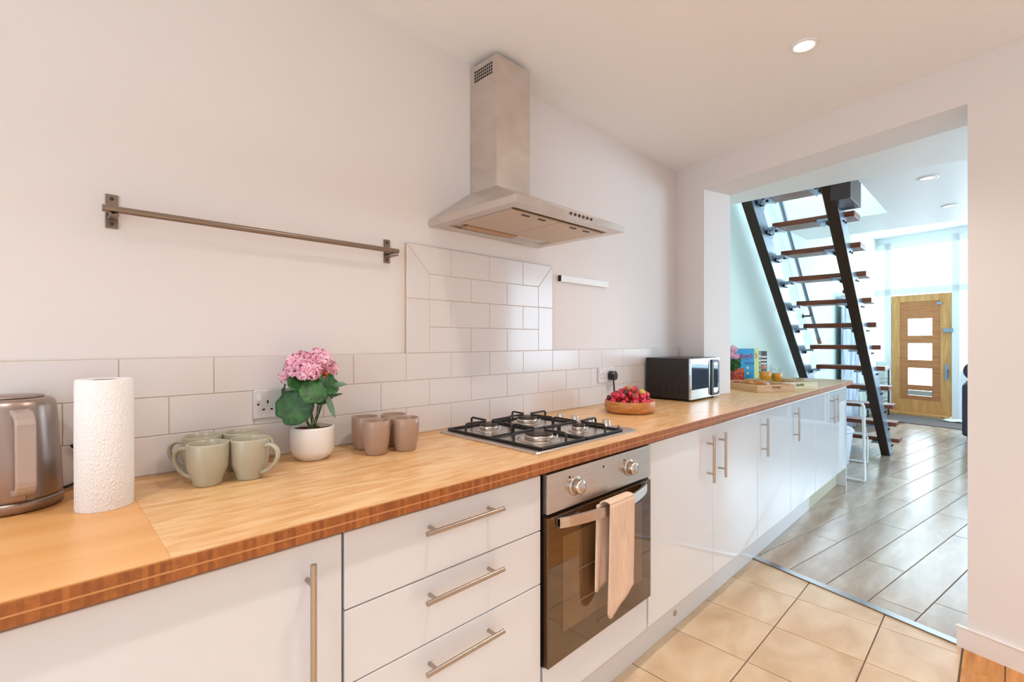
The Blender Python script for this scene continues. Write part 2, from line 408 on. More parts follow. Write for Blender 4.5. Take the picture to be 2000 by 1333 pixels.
wtile(rect(1.168, 1.372, 1.514, 1.62)); wtile(rect(1.372, 1.577, 1.514, 1.62))
wtile([(1.577, 1.514), (xi1, 1.514), (1.781, 1.62), (1.577, 1.62)])
wtile([(.962, 1.417), (xi0, 1.417), (xi0, 1.514), (.962, 1.62)]); wtile(rect(.962, xi0, 1.213, 1.417))
wtile([(xi1, 1.417), (1.781, 1.417), (1.781, 1.62), (xi1, 1.514)]); wtile(rect(xi1, 1.781, 1.213, 1.417))
MB().box(-.45, 3.085, -.004, .004, .9095, .9145).build('sealant_strip', M['white'], wl)

# wall with the wide opening (slanted): stub, beam, right part
def P(y, t=0): v = Vector((FX(y), y, 0))+ON*t; return (v.x, v.y)
wo = MB()
wo.prism([P(.02), P(JL), P(JL, TK), P(.02, TK)][::-1], .9105, CZ+.1)
wo.prism([P(JL), P(JR), P(JR, TK), P(JL, TK)][::-1], OH, CZ+.1)
wo.prism([P(JR), P(-4.2), P(-4.2, TK), P(JR, TK)][::-1], 0, CZ+.1)
struct(wo, 'wall_opening', M['plaster'])
sk = MB().prism([P(JR+.028, -.018), P(-3.6, -.018), P(-3.6, -.001), P(JR+.028, -.001)][::-1], 0, .085, .003)
struct(sk, 'baseboard_opening', mat('white_skirting', '#eee6e1', .4))
struct(MB().box(-2.4, 2.6, -3.45, -3.3, 0, CZ+.1), 'wall_right', M['plaster'])
bw = MB().box(-2.45, -2.25, -3.4, -2.75, 0, CZ+.1).box(-2.45, -2.25, -.65, .1, 0, CZ+.1)
bw.box(-2.45, -2.25, -2.75, -.65, 2.35, CZ+.1).box(-2.45, -2.25, -2.75, -.65, 0, .3)
struct(bw, 'wall_back', M['plaster'])
wb = empty_struct('window_1'); fr = MB()
for y in (-2.75, -1.72, -.71): fr.box(-2.4, -2.3, y, y+.06, .3, 2.35)
fr.box(-2.4, -2.3, -2.75, -.65, .3, .36).box(-2.4, -2.3, -2.75, -.65, 2.29, 2.35)
fr.build('window_frame', M['whitep'], wb)

# ceilings
pc = [(-2.45, -3.45), (FX(-3.45)+.02, -3.45), (FX(.1)+.02, .1), (-2.45, .1)]
ck = struct(MB().prism(pc, CZ, CZ+.1), 'ceiling', M['ceiling'])
SX = 3.56; WX = 5.57; HX = 6.42; HZ = 3.08
c2 = MB()
c2.prism([P(.1, TK-.02), P(-3.6, TK-.02), (SX-.25, -3.6), (SX+.0, .1)][::-1] if False else
         [(P(.1, TK)[0], .1), (P(-1.0, TK)[0], -1.0), (SX, -1.0), (SX, .1)][::-1], OH+.012, 2.75)
c2.prism([(P(-1.0, TK)[0], -1.0), (P(-4, TK)[0], -4.0), (SX+.1, -4.0), (SX, -1.0)][::-1], OH+.012, 2.75)
c2.box(SX, WX, -5.2, -.80, 2.44, 2.75).box(WX, HX, -5.2, .2, 2.44, 2.75)
c2.box(HX, 11.6, -5.2, .4, HZ, HZ+.1)
c2.box(HX-.05, HX, -5.2, .4, 2.7, HZ+.1)
struct(c2, 'ceiling.001', M['whitep'])
up = MB().box(3.0, 6.4, .12, .2, 2.7, 5.2).box(3.0, 3.1, -2.5, .2, 2.75, 5.2).box(6.3, 6.4, -2.5, .2, 2.75, 5.2).box(3.0, 6.4, -2.6, -2.5, 2.75, 5.2)
struct(up, 'wall_upstairs', M['whitep'])

# living room walls
struct(MB().box(3.2, 11.4, .06, .2, 0, HZ+.1), 'wall_left.001', M['greenwall'])
wr = MB().box(2.6, 11.2, -5.25, -5.2, 0, .7).box(2.6, 11.2, -5.25, -5.2, 2.5, HZ+.1)
wr.box(2.6, 4.5, -5.25, -5.2, .7, 2.5).box(8.7, 11.2, -5.25, -5.2, .7, 2.5)
struct(wr, 'wall_right.001', M['whitep'])

# front-door wall, parallel to the opening wall
D0 = Vector((10.529, -.972, 0))
DF = lambda s, z, t: tuple(D0+O*s-ON*t+Vector((0, 0, z)))   # s to the left, t towards the camera
def dbox(mb, s0, s1, z0, z1, t0, t1, mi=0):
    vs = [DF(s, z, t) for z in (z0, z1) for t in (t0, t1) for s in (s0, s1)]
    return mb.add(vs, [(0, 2, 3, 1), (4, 5, 7, 6), (0, 1, 5, 4), (2, 6, 7, 3), (0, 4, 6, 2), (1, 3, 7, 5)], mi)
fw = MB()
dbox(fw, -4.4, 1.6, 2.97, HZ+.1, -.1, .0); dbox(fw, 1.14, 1.6, 0, 2.97, -.1, 0)
dbox(fw, .93, 1.14, 0, .9, -.1, 0); dbox(fw, -4.4, -.1, 0, .78, -.1, 0); dbox(fw, -4.4, -3.9, .78, 2.97, -.1, 0)
struct(fw, 'wall_far', M['whitep'])
wn = empty_struct('window_2'); m = MB()
dbox(m, .832, .93, 0, 2.97, -.09, .03); dbox(m, -.10, -.004, 0, 2.97, -.09, .03)
dbox(m, -3.9, 1.14, 2.06, 2.17, -.09, .03); dbox(m, -3.9, 1.14, 2.87, 2.97, -.09, .03)
dbox(m, 1.09, 1.16, .9, 2.97, -.09, .03)
for s in (-1.0, -1.95, -2.9, -3.9): dbox(m, s-.06, s, .78, 2.97, -.09, .03)
m.build('window_frame', M['whitep'], wn)
for a, b, z0, z1 in [(.93, 1.09, .9, 2.06), (.93, 1.09, 2.17, 2.87), (-.004, .832, 2.17, 2.87), (-1.0, -.1, .78, 2.06), (-1.0, -.1, 2.17, 2.87),
                     (-1.95, -1.06, .78, 2.06), (-1.95, -1.06, 2.17, 2.87), (-2.9, -2.01, .78, 2.87)]:
    dbox(MB(), a, b, z0, z1, -.04, -.034).build('pane', M['pane'], wn)

# floors ------------------------------------------------------------
fk = struct(MB().prism([(-2.4, -3.4), (FX(-3.4), -3.4), (FX(.1), .1), (-2.4, .1)], -.06, -.004), 'floor', M['floorgrout'])
thA, thB = (FX(-3.4)-.012, -3.4), (FX(.1)-.012, .1)
ys = [-3.39, -3.06, -2.735, -2.41, -2.08, -1.755, -1.425, -1.161, -.836, -.51, -.185, .05]
for j in range(len(ys)-1):
    k = -1
    while True:
        x1 = 2.64-.33*k; x0 = x1-.33
        if x1 < -2.2: break
        if ys[j] < -1.43 and x1 > 1.66: k += 1; continue
        poly = clip([(x0, ys[j]), (x1, ys[j]), (x1, ys[j+1]), (x0, ys[j+1])], thA, thB)
        if len(poly) > 2 and abs(area2(poly)) > .0015:
            if area2(poly) < 0: poly = poly[::-1]
            c = sum((Vector(p) for p in poly), Vector((0, 0)))/len(poly)
            mb = MB().prism(inset(poly, .0022), -.01, 0, .0015); o = mb.build('floor_tile', M['floortile'], fk)
        k += 1
y = -1.428; row = 0
while y > -3.3:
    for x0, x1 in (((1.652, 2.2), (2.2, 2.9)) if row % 2 else ((1.652, 2.535), (2.535, 2.9))):
        poly = clip([(x0, y-.118), (x1, y-.118), (x1, y), (x0, y)], thA, thB)
        if len(poly) > 2 and abs(area2(poly)) > .002: MB().prism(inset(poly, .001), -.01, 0, .001).build('floor_board', M['board'], fk)
    y -= .12; row += 1
ts = MB(); q = [P(.0, -.012), P(JR+.012, -.012), P(JR+.012, .026), P(.0, .026)][::-1]
ts.prism(q, -.004, .006, .003); struct(ts, 'trim_1', M['threshold'])
fl = struct(MB().prism([(FX(.2)+.03, .2), (FX(-5.2)+.03, -5.2), (11.5, -5.2), (11.5, .4), (3.2, .4)], -.06, -.004), 'floor.001', M['floorgrout'])
A2, B2 = (FX(.1)+.02, .1), (FX(-3.4)+.02, -3.4)
known = {0: 3.65, 1: 4.235, 2: 3.513, 3: 3.077, 4: 3.245}
random.seed(3)
for k in range(-6, 19):
    w0 = .03+.187*k; w1 = w0+.187; Ls = known.get(k, 3+random.random()*1.3)-3.9
    l = Ls
    while l < 11.2:
        q = [L1*a+L2*b for a, b in ((l, w0), (l+1.3, w0), (l+1.3, w1), (l, w1))]; l += 1.3
        poly = [(v.x, v.y) for v in q]
        if area2(poly) < 0: poly = poly[::-1]
        poly = clip(poly, A2, B2); poly = clip(poly, (2, -3.4), (12, -3.4)) if poly else poly
        poly = clip(poly, (12, .06), (2, .06)) if poly else poly
        if not poly: continue
        d1 = D0+O*3; d2 = D0-O*5; poly = clip(poly, (d2.x, d2.y), (d1.x, d1.y))
        if len(poly) < 3 or abs(area2(poly)) < .003: continue
        mb = MB().prism(inset(poly, .0022), -.01, 0, .0015)
        c = sum((Vector(p) for p in poly), Vector((0, 0)))/len(poly)
        o = mb.build('floor_plank', M['plank'], fl)

# downlights in the ceilings
def downlight(x, y, z, label, glow, r=.042):
    t = thing('ceiling_downlight', label, 'downlight', (x, y, z), 'recessed ceiling downlights')
    MB().lathe([(r*.80, -.001), (r*.84, -.006), (r*1.12, -.007), (r*1.2, -.003), (r*1.2, .0)], (x, y, z), 32).build('trim_ring', M['white'], t)
    MB().lathe([(.0001, -.0035), (r*.8, -.0035), (r*.8, -.001), (.0001, -.001)], (x, y, z), 32).build('lamp_disc', glow, t)
downlight(2.122, -1.0, CZ, 'glowing recessed downlight in the kitchen ceiling near the opening', M['lampglow'])
downlight(4.59, -1.164, 2.44, 'round white downlight in the blue-lit ceiling, nearest the opening beam', M['lampglow2'], .05)
downlight(5.67, -1.22, 2.44, 'small round downlight farther along the lowered living room ceiling', M['lampglow2'], .05)
downlight(8.9, -.95, HZ, 'tiny recessed downlight in the high ceiling above the front door', M['lampglow2'], .05)

# ================================================================== KITCHEN RUN
YD = -.59
def bar_handle(parent, p0, p1, out=.032, r=.006, ins=.04):
    """T-bar handle from p0 to p1 standing off a door in -y"""
    p0 = Vector(p0); p1 = Vector(p1); d = (p1-p0).normalized(); mb = MB().tube([p0+Vector((0, -out, 0)), p1+Vector((0, -out, 0))], r, 14)
    for q in (p0+d*ins, p1-d*ins): mb.tube([q+Vector((0, .001, 0)), q+Vector((0, -out, 0))], r*.8, 10)
    return mb.build('handle', M['handle'], parent)
def cabinet(name, label, x0, x1, group='white base cabinets under the worktop'):
    t = thing(name, label, 'cabinet', ((x0+x1)/2, -.3, .15), group)
    mb = MB().box(x0+.002, x0+.018, YD+.021, -.02, .15, .868).box(x1-.018, x1-.002, YD+.021, -.02, .15, .868)
    mb.box(x0+.018, x1-.018, YD+.021, -.02, .15, .168).box(x0+.018, x1-.018, -.03, -.02, .168, .868).box(x0+.018, x1-.018, YD+.021, -.45, .85, .868)
    mb.build('carcass', M['carcass'], t); return t
def door(t, x0, x1, z0, z1, hx=None, m='gloss', hz=(.612, .828)):
    d = MB().box(x0+.0015, x1-.0015, YD, YD+.018, z0, z1).build('door', M[m], t, bevel=.0018)
    if hx is not None: bar_handle(d, (hx, YD, hz[0]), (hx, YD, hz[1]))
    return d
t = cabinet('base_cabinet', 'big white cabinet below the kettle and mugs, long upright handle at its right', -.16, .444)
door(t, -.16, .444, .16, .862, .372, 'satin', (.52, .832))
t = cabinet('drawer_cabinet', 'white three-drawer cabinet left of the oven with horizontal bar handles', .446, 1.052)
for i, (z0, z1, hz) in enumerate([(.702, .862, .817), (.545, .699, .658), (.16, .542, .495)]):
    d = MB().box(.4485, 1.0495, YD, YD+.018, z0, z1).build('drawer', M['satin'], t, bevel=.0018)
    bar_handle(d, (.63, YD, hz), (.872, YD, hz), ins=.028)
t = cabinet('base_cabinet', 'two-door gloss white cabinet right of the oven, handles side by side', 1.664, 2.836)
door(t, 1.664, 2.25, .16, .862, 2.19); door(t, 2.25, 2.836, .16, .862, 2.32)
t = cabinet('base_cabinet', 'narrow gloss white cabinet with one handle, second unit after the oven', 2.838, 3.43)
door(t, 2.838, 3.43, .16, .862, 2.905)
t = cabinet('base_cabinet', 'gloss white cabinet with one handle just beyond the opening wall', 3.432, 4.01)
door(t, 3.432, 4.01, .16, .862, 3.495)
t = cabinet('base_cabinet', 'last gloss white cabinet at the free end, two handles close together', 4.012, 4.985)
door(t, 4.012, 4.5, .16, .862, 4.445); door(t, 4.5, 4.985, .16, .862, 4.555)
ep = MB().box(4.987, 5.005, YD-.001, .03, .0, .868).build('end_panel', M['gloss']); tag(ep, 'white end panel closing the free end of the cabinets', 'panel')
kb = MB().box(-.3, 4.10, -.53, -.515, .001, .148).build('kickboard', M['kick'])
tag(kb, 'long white kickboard running below the cabinets and the oven', 'kickboard')
MB().lathe([(.0001, .003), (.012, .003), (.013, 0)], (1.996, -.5302, .06), 18, axis='y').build('cork_plug', M['cork'], kb)
kb = MB().box(4.104, 4.986, -.525, -.51, .001, .148).build('kickboard', M['kickbeige']); tag(kb, 'short beige kickboard at the far free end', 'kickboard')

# worktop: two lengths
def worktop(name, x0, x1, y1, mtop, label):
    t = thing(name, label, 'worktop', ((x0+x1)/2, -.3, .872))
    MB().box(x0, x1, -.606, y1, .872, .91).build('top_board', M[mtop], t, bevel=.0004)
    # front edge: two layers of end-grain blocks around a pale layer
    MB().box(x0, x1, -.612, -.606, .892, .9075).build('edge_layer', M['wedge'], t)
    MB().box(x0, x1, -.6125, -.606, .889, .892).build('edge_line', M['wline'], t)
    MB().box(x0, x1, -.612, -.606, .874, .889).build('edge_layer', M['wedge'], t)
    return t
worktop('worktop', -.75, .1503, -.0045, 'wtop2', 'smooth orange wooden worktop section under the kettle and kitchen roll')
t = thing('worktop', 'long pale wooden worktop carrying hob, microwave and trays', 'worktop', (2.6, -.3, .872))
MB().box(.1505, 3.05, -.606, -.0045, .872, .91).build('top_board', M['wtop'], t, bevel=.0004)
MB().box(3.05, 5.14, -.606, .058, .872, .91).build('top_board', M['wtop'], t)
MB().box(.1505, 5.145, -.612, -.606, .892, .9075).build('edge_layer', M['wedge'], t)
MB().box(.1505, 5.145, -.6125, -.606, .889, .892).build('edge_line', M['wline'], t)
MB().box(.1505, 5.145, -.612, -.606, .874, .889).build('edge_layer', M['wedge'], t)

# ------------------------------------------------------------------ oven
t = thing('oven', 'built-in electric oven with steel control strip and dark glass door', 'oven', (1.357, -.3, .29))
MB().box(1.062, 1.652, -.586, -.06, .292, .862).build('oven_body', M['black'], t)
MB().box(1.063, 1.652, -.606, -.586, .746, .864).build('control_panel', M['steelh'], t, bevel=.0015)
for i, x in enumerate((1.192, 1.5)):
    k = MB().lathe([(.030, 0), (.030, .004), (.026, .006)], (x, -.606, .807), 28, axis='y').lathe([(.023, .006), (.022, .026), (.018, .030), (.0001, .030)], (x, -.606, .807), 28, axis='y').build('knob', M['knob'], t)
    MB().box(x-.002, x+.002, -.6385, -.636, .807, .826).build('knob_mark', M['hoodsteel'], k)
for x in (1.165, 1.345, 1.47): MB().lathe([(.0001, .0008), (.0035, .0008)], (x, -.606, .838), 10, axis='y').build('indicator', M['brand'], t)
d = MB().box(1.063, 1.652, -.607, -.588, .292, .735).build('oven_door', M['glassdark'], t, bevel=.002)
MB().box(1.13, 1.585, -.6078, -.6065, .375, .665).build('door_window', M['ovenwin'], d)
for z in (.44, .54): MB().tube([(1.2, -.6079, z), (1.52, -.6079, z)], .0012, 6).build('oven_rack', M['brand'], d)
hp = []
for i in range(17): s = i/16; hp.append((1.105+s*.50, -.618-.045*math.sin(PI*s)**.8, .715))
mb = MB()
for z0, z1 in ((.699, .731),):
    vs = []; fs = []
    for (x, y, z) in hp: vs += [(x, y, z0), (x, y+.010, z0), (x, y+.010, z1), (x, y, z1)]
    for i in range(16):
        a = i*4
        for k in range(4): fs.append((a+k, a+(k+1) % 4, a+4+(k+1) % 4, a+4+k))
    fs += [(3, 2, 1, 0), (64, 65, 66, 67)]; mb.add(vs, fs)
mb.box(1.105, 1.117, -.62, -.606, .703, .727).box(1.593, 1.605, -.62, -.606, .703, .727)
mb.build('door_handle', M['chrome' if 0 else 'steelh'], d, bevel=.0012)
text('maker_mark', 'Lamona', .017, frame_mx((1.335, -.6082, .330), (1, 0, 0), (0, 0, 1)), M['brand'], d, .15)
f2 = MB().box(1.062, 1.652, YD, YD+.018, .16, .288).build('filler_panel', M['satin'], bevel=.0015); tag(f2, 'low white filler panel directly beneath the oven', 'panel')

# tea towel hanging over the oven handle
def towel_front(u, v):
    L = .345-.0*v
    low = .318-.0*u
    s = u
    hem = .366+(.0 if s < .25 else 0)
    z1 = .39+ .012*s + (.02*max(0, s-.35)/.65)
    zb = [.386, .388, .40, .415, .425, .433, .437][min(6, int(s*6.99))]
    z = .733-v*(.733-zb)
    x = 1.292+s*(.135+.028*v)-.004*v
    y = -.676-.006*math.sin(s*9+v*1.5)*v-.012*v*(1-v)
    return (x, y, z)
def hem(s):
    pts = [(0, .392), (.08, .370), (.2, .364), (.35, .376), (.5, .396), (.65, .410), (.8, .418), (1, .426)]
    for (a, b), (c, d) in zip(pts, pts[1:]):
        if s <= c: return b+(d-b)*(s-a)/(c-a)
def tf(u, v):
    z = .738-v*(.738-hem(u)); x = 1.288+u*(.140+.022*v)-.002*v
    y = -.6715-.004*math.sin(u*9+v*2)*(v**.7)+.012*v
    return (x, y, z)
def tb(u, v):
    z = .738-v*(.738-(.462 if u < .55 else .452)+.01*math.sin(u*8)); x = 1.258+u*.12
    y = -.6405+.010*v-.004*math.sin(u*14+v)*v
    return (x, y, z)
t = thing('tea_towel', 'pale peach linen tea towel folded over the oven door handle', 'tea towel', (1.35, -.655, .738))
MB().grid(tf, 26, 26).build('front_fold', M['towel'], t, solid=.004)
MB().grid(tb, 16, 20).build('back_fold', M['towel'], t, solid=.003)
def tt(u, v): a = PI*v; x0 = 1.288+u*.140; x1 = 1.275+u*.13; k = v; return (x0*(1-k)+x1*k, -.656-.0155*math.cos(a), .738+.010*math.sin(a))
MB().grid(tt, 20, 8).build('top_fold', M['towel'], t, solid=.004)

# ------------------------------------------------------------------ hob
HX0, HX1, HY0, HY1 = 1.078, 1.652, -.552, -.045; HZt = .918
t = thing('gas_hob', 'stainless steel four-burner gas hob with black pan supports', 'hob', (1.36, -.3, .91))
def rr(x0, x1, y0, y1, r, n=5):
    p = []
    for cx, cy, a in ((x1-r, y1-r, 0), (x0+r, y1-r, 90), (x0+r, y0+r, 180), (x1-r, y0+r, 270)):
        for i in range(n+1): q = math.radians(a+90*i/n); p.append((cx+r*math.cos(q), cy+r*math.sin(q)))
    return p
MB().prism(rr(HX0, HX1, HY0, HY1, .012), .9101, HZt, .004).build('hob_plate', M['steelh'], t)
def burner(x, y, r, nm='burner'):
    b = MB().lathe([(r*1.55, 0), (r*1.5, .003), (r*1.15, .006), (r*1.1, .004), (r*1.05, .004)], (x, y, HZt), 40).lathe([(r*.98, .003), (r, .008), (r, .016), (r*.93, .018)], (x, y, HZt), 40).build(nm, M['steelh'], t)
    MB().lathe([(r*.94, .018), (r*.96, .020), (r*.94, .025), (r*.8, .0275), (.0001, .028)], (x, y, HZt), 40).build('burner_cap', M['burner'], b)
    MB().tube([(x+r*.9, y-r*.9, HZt), (x+r*.9, y-r*.9, HZt+.016)], .0022, 8).build('igniter', M['white'], b)
BR = [(1.225, -.165, .034), (1.235, -.415, .050), (1.452, -.150, .042), (1.458, -.415, .026)]
for b in BR: burner(*b)
def grate(x0, x1, bl):
    g = MB(); z = HZt+.0045; y0, y1 = -.535, -.062
    cs = [(x0, y0, z), (x1, y0, z), (x1, y1, z), (x0, y1, z)]
    for a, b in zip(cs, cs[1:]+cs[:1]): g.tube([a, b], .0045, 8)
    zt = HZt+.037
    for (bx, by, br) in bl:
        k = br*.55
        for p in ((x0, by), (x1, by)):
            dx = 1 if p[0] < bx else -1
            g.tube(fillet([(p[0], p[1], z), (p[0], p[1], zt), (bx-dx*k, by, zt-.002)], .012), .0042, 8)
        for yy in ((y0 if by < -.3 else -.29), (y1 if by > -.3 else -.29)):
            dy = 1 if yy < by else -1
            g.tube(fillet([(bx, yy, z), (bx, yy, zt), (bx, by-dy*k, zt-.002)], .012), .0042, 8)
    g.tube([(x0, -.29, z), (x1, -.29, z)], .004, 8)
    g.build('pan_support', M['black'], t)
grate(1.112, 1.338, BR[:2]); grate(1.346, 1.566, BR[2:])
for i, (x, y) in enumerate([(1.612, -.195), (1.612, -.275), (1.612, -.355), (1.612, -.432)]):
    k = MB().lathe([(.020, 0), (.020, .003), (.0165, .005), (.0155, .024), (.014, .026), (.0001, .026)], (x, y, HZt), 24).build('control_knob', M['knob'], t)
MB().lathe([(.006, 0), (.005, .004), (.002, .005), (.002, .012), (.0001, .012)], (1.612, -.49, HZt), 12).build('ignition_button', M['burner'], t)

# ------------------------------------------------------------------ cooker hood
t = thing('cooker_hood', 'stainless steel chimney cooker hood mounted on the wall above the hob', 'cooker hood', (1.377, 0, 1.70))
x0, x1, yf, zb, zr, zt = 1.068, 1.690, -.468, 1.698, 1.722, 1.866
cx0, cx1, cyf = 1.276, 1.466, -.154
mb = MB()
# rim
mb.add([(x0, .006, zb), (x1, .006, zb), (x1, yf, zb), (x0, yf, zb), (x0, .006, zr), (x1, .006, zr), (x1, yf, zr), (x0, yf, zr),
        (cx0-.004, .006, zt), (cx1+.004, .006, zt), (cx1+.004, cyf-.004, zt), (cx0-.004, cyf-.004, zt)],
       [(0, 1, 5, 4), (1, 2, 6, 5), (2, 3, 7, 6), (3, 0, 4, 7), (4, 5, 9, 8), (5, 6, 10, 9), (6, 7, 11, 10), (7, 4, 8, 11), (8, 9, 10, 11)])
# underside tray ring
i0, i1, j0, j1 = x0+.045, x1-.045, yf+.05, -.05
mb.add([(x0, .006, zb), (x1, .006, zb), (x1, yf, zb), (x0, yf, zb), (i0, j1, zb), (i1, j1, zb), (i1, j0, zb), (i0, j0, zb),
        (i0, j1, zb+.008), (i1, j1, zb+.008), (i1, j0, zb+.008), (i0, j0, zb+.008)],
       [(0, 4, 5, 1), (1, 5, 6, 2), (2, 6, 7, 3), (3, 7, 4, 0), (4, 8, 9, 5), (5, 9, 10, 6), (6, 10, 11, 7), (7, 11, 8, 4), (8, 11, 10, 9)])
mb.build('canopy', M['hoodsteel'], t, bevel=.0012)
MB().box(cx0, cx1, cyf, .006, zt-.004, 2.386).build('chimney', M['hoodsteel'], t, bevel=.0012)
xm = (i0+i1)/2
for a, b in ((i0+.004, xm-.002), (xm+.002, i1-.004)):
    f = MB().box(a, b, j0+.03, j1-.075, zb-.001, zb+.006).build('grease_filter', M['filter'], t, bevel=.0015)
    for q in (.30, .62): MB().box(a+(b-a)*q, a+(b-a)*q+.035, j0+.042, j0+.05, zb-.0035, zb-.001).build('filter_latch', M['burner'], f)
MB().box(i0+.06, i1-.21, j1-.06, j1-.015, zb-.001, zb+.004).build('lamp_strip', mat('amber_lamp_cover', '#b98c5e', .35), t)
vg = MB()
for r in range(4):
    for c in range(9): y = -.020-.0125*c-.0; z = 2.318+.0125*r; vg.box(cx0-.0006, cx0+.001, y-.0085, y, z, z+.0085)
vg.build('vent_grille', M['hole'], t)
for i, dx in enumerate([0, .024, .048, .072, .096, .12]):
    MB().lathe([(.006, 0), (.005, .003), (.0001, .003)], (1.345+dx, yf, 1.711), 12, axis='y').build('push_button', M['berryd'] if i == 0 else M['burner'], t)

# ------------------------------------------------------------------ rail, strip, sockets
t = thing('utensil_rail', 'long brushed steel hanging rail screwed to the white wall', 'rail', (.5, 0, 1.573))
MB().tube([(.105, -.052, 1.573), (.900, -.052, 1.573)], .0082, 18).build('bar', M['railm'], t)
for x in (.127, .888):
    b = MB().box(x-.0125, x+.0125, .004, .0085, 1.537, 1.621).box(x-.009, x+.009, -.06, .006, 1.556, 1.5605)
    b.tube([(x, .005, 1.573), (x, -.052, 1.573)], .0075, 12); b = b.build('bracket', M['railm'], t, bevel=.001)
    for z in (1.548, 1.610): MB().lathe([(.0001, .002), (.004, .002), (.0045, 0)], (x, .004, z), 10, axis='y').build('screw', M['burner'], b)
ms = MB().box(1.842, 2.248, -.012, .0085, 1.553, 1.586).build('magnetic_strip', M['whitep'], bevel=.002)
tag(ms, 'slim white strip fixed to the wall right of the tiles', 'wall strip')
MB().box(1.8395, 1.842, -.011, .008, 1.555, 1.584).build('end_cap', M['mwside'], ms)
def socket(x0, z0, label):
    t = thing('wall_socket', label, 'socket', (x0+.073, -.006, z0+.042), 'double wall sockets on the tiles')
    MB().box(x0, x0+.146, -.0155, -.0062, z0, z0+.084).build('face_plate', M['socket'], t, bevel=.003)
    for gx in (.038, .108):
        h = MB(); cx = x0+gx; zz = z0+.036
        for (a, b, w, hh) in ((0, .012, .0022, .0045), (-.011, -.010, .0035, .0022), (.011, -.010, .0035, .0022)):
            h.box(cx+a-w, cx+a+w, -.0160, -.0154, zz+b-hh, zz+b+hh)
        h.build('socket_hole', M['hole'], t)
        sx = cx+(-.024 if gx < .07 else .024)
        MB().box(sx-.006, sx+.006, -.0185, -.0154, z0+.052, z0+.072).build('switch', M['white'], t, bevel=.001)
    for sx in (.012, .134): MB().lathe([(.0001, .0008), (.003, .0008)], (x0+sx, -.0155, z0+.042), 8, axis='y').build('screw', M['socket'], t)
socket(.444, 1.030, 'white double wall socket behind the pink potted plant')
socket(2.152, 1.030, 'white double wall socket above the strawberry bowl, black plug in it')
t = thing('plug', 'black plug with its cable in the far wall socket', 'plug', (2.26, -.02, 1.066))
MB().prism([(2.236, 1.05), (2.248, 1.042), (2.272, 1.042), (2.284, 1.05), (2.284, 1.078), (2.272, 1.092), (2.248, 1.092), (2.236, 1.078)], .0165, .052, .006, fr=lambda a, b, c: (a, -c, b)).build('plug_body', M['blackp'], t)
MB().tube(fillet([(2.26, -.036, 1.05), (2.262, -.038, 1.01), (2.268, -.036, .975), (2.30, -.03, .945), (2.4, -.03, .9145), (2.62, -.03, .9145)], .03, 5), [.0075]*4+[.004]*24 if False else .0045, 10).build('cable', M['blackp'], t)

# ------------------------------------------------------------------ microwave
t = thing('microwave', 'black microwave oven with mirrored door against the stub wall', 'microwave', (2.84, -.16, .91))
mx0, mx1, my0, my1, mz0, mz1 = 2.632, 3.018, -.302, -.022, .922, 1.158
MB().box(mx0, mx1, my0+.012, my1, mz0, mz1).build('shell', M['mwside'], t, bevel=.003)
MB().box(mx0+.002, 2.874, my0-.004, my0+.012, mz0, mz1-.002).build('door', M['mirror'], t, bevel=.002)
cp = MB().box(2.876, mx1, my0-.004, my0+.012, mz0, mz1-.002).build('control_panel', M['chrome'], t, bevel=.002)
MB().prism(rr(2.882, 2.992, mz0+.008, mz1-.012, .016), .306, .318, .003, fr=lambda a, b, c: (a, -c, b)).build('panel_surround', M['black'], cp)
MB().prism(rr(2.903, 2.962, mz0+.024, mz1-.03, .014), .318, .3195, .0005, fr=lambda a, b, c: (a, -c, b)).build('keypad', M['mirror'], cp)
MB().box(2.968, 2.973, -.3195, -.3175, mz0+.03, mz0+.08).build('indicator', M['white'], cp)
vm = MB()
for i in range(5):
    for j in range(5): vm.box(mx0-.0008, mx0+.001, -.085-.04*i, -.062-.04*i, .955+.008*j, .959+.008*j)
vm.build('vent_slots', M['hole'], t)
for x in (mx0+.03, mx1-.03):
    for y in (my0+.03, my1-.03): MB().lathe([(.009, .0005), (.011, .0125)], (x, y, .91), 12).build('foot', M['blackp'], t)

# ------------------------------------------------------------------ kettle
kx, ky = -.040, -.087
t = thing('kettle', 'brushed steel jug kettle at the left edge of the picture', 'kettle', (kx, ky, .91))
MB().lathe([(.070, .001), (.078, .003), (.079, .018), (.077, .0235)], (kx, ky, .91), 56).build('power_base', M['kettle'], t)
MB().lathe([(.0765, .0245), (.0775, .03), (.0745, .10), (.0695, .18), (.0668, .212), (.064, .222), (.058, .2275), (.045, .230), (.0001, .2305)], (kx, ky, .91), 56).build('body', M['kettle'], t)
MB().lathe([(.048, .2303), (.046, .234), (.030, .2355), (.0001, .236)], (kx, ky, .91), 40).build('lid', M['kettle'], t)
hd = Vector((.18, -1, 0)).normalized(); hs = Vector((-hd.y, hd.x, 0)); kc = Vector((kx, ky, .91))
hw = MB(); pts = fillet([kc+hd*.055+Vector((0, 0, .205)), kc+hd*.112+Vector((0, 0, .200)), kc+hd*.118+Vector((0, 0, .05)), kc+hd*.072+Vector((0, 0, .045))], .03, 5)
vs = []; fs = []
for i, p in enumerate(pts):
    tg = (pts[min(i+1, len(pts)-1)]-pts[max(i-1, 0)]).normalized(); nn = tg.cross(hs).normalized()
    vs += [p+hs*.015+nn*.006, p-hs*.015+nn*.006, p-hs*.015-nn*.006, p+hs*.015-nn*.006]
for i in range(len(pts)-1):
    for k in range(4): fs.append((i*4+k, i*4+(k+1) % 4, (i+1)*4+(k+1) % 4, (i+1)*4+k))
fs += [(3, 2, 1, 0), (len(vs)-4, len(vs)-3, len(vs)-2, len(vs)-1)]
hw.add(vs, fs).build('handle', M['ketgrip'], t, bevel=.003)
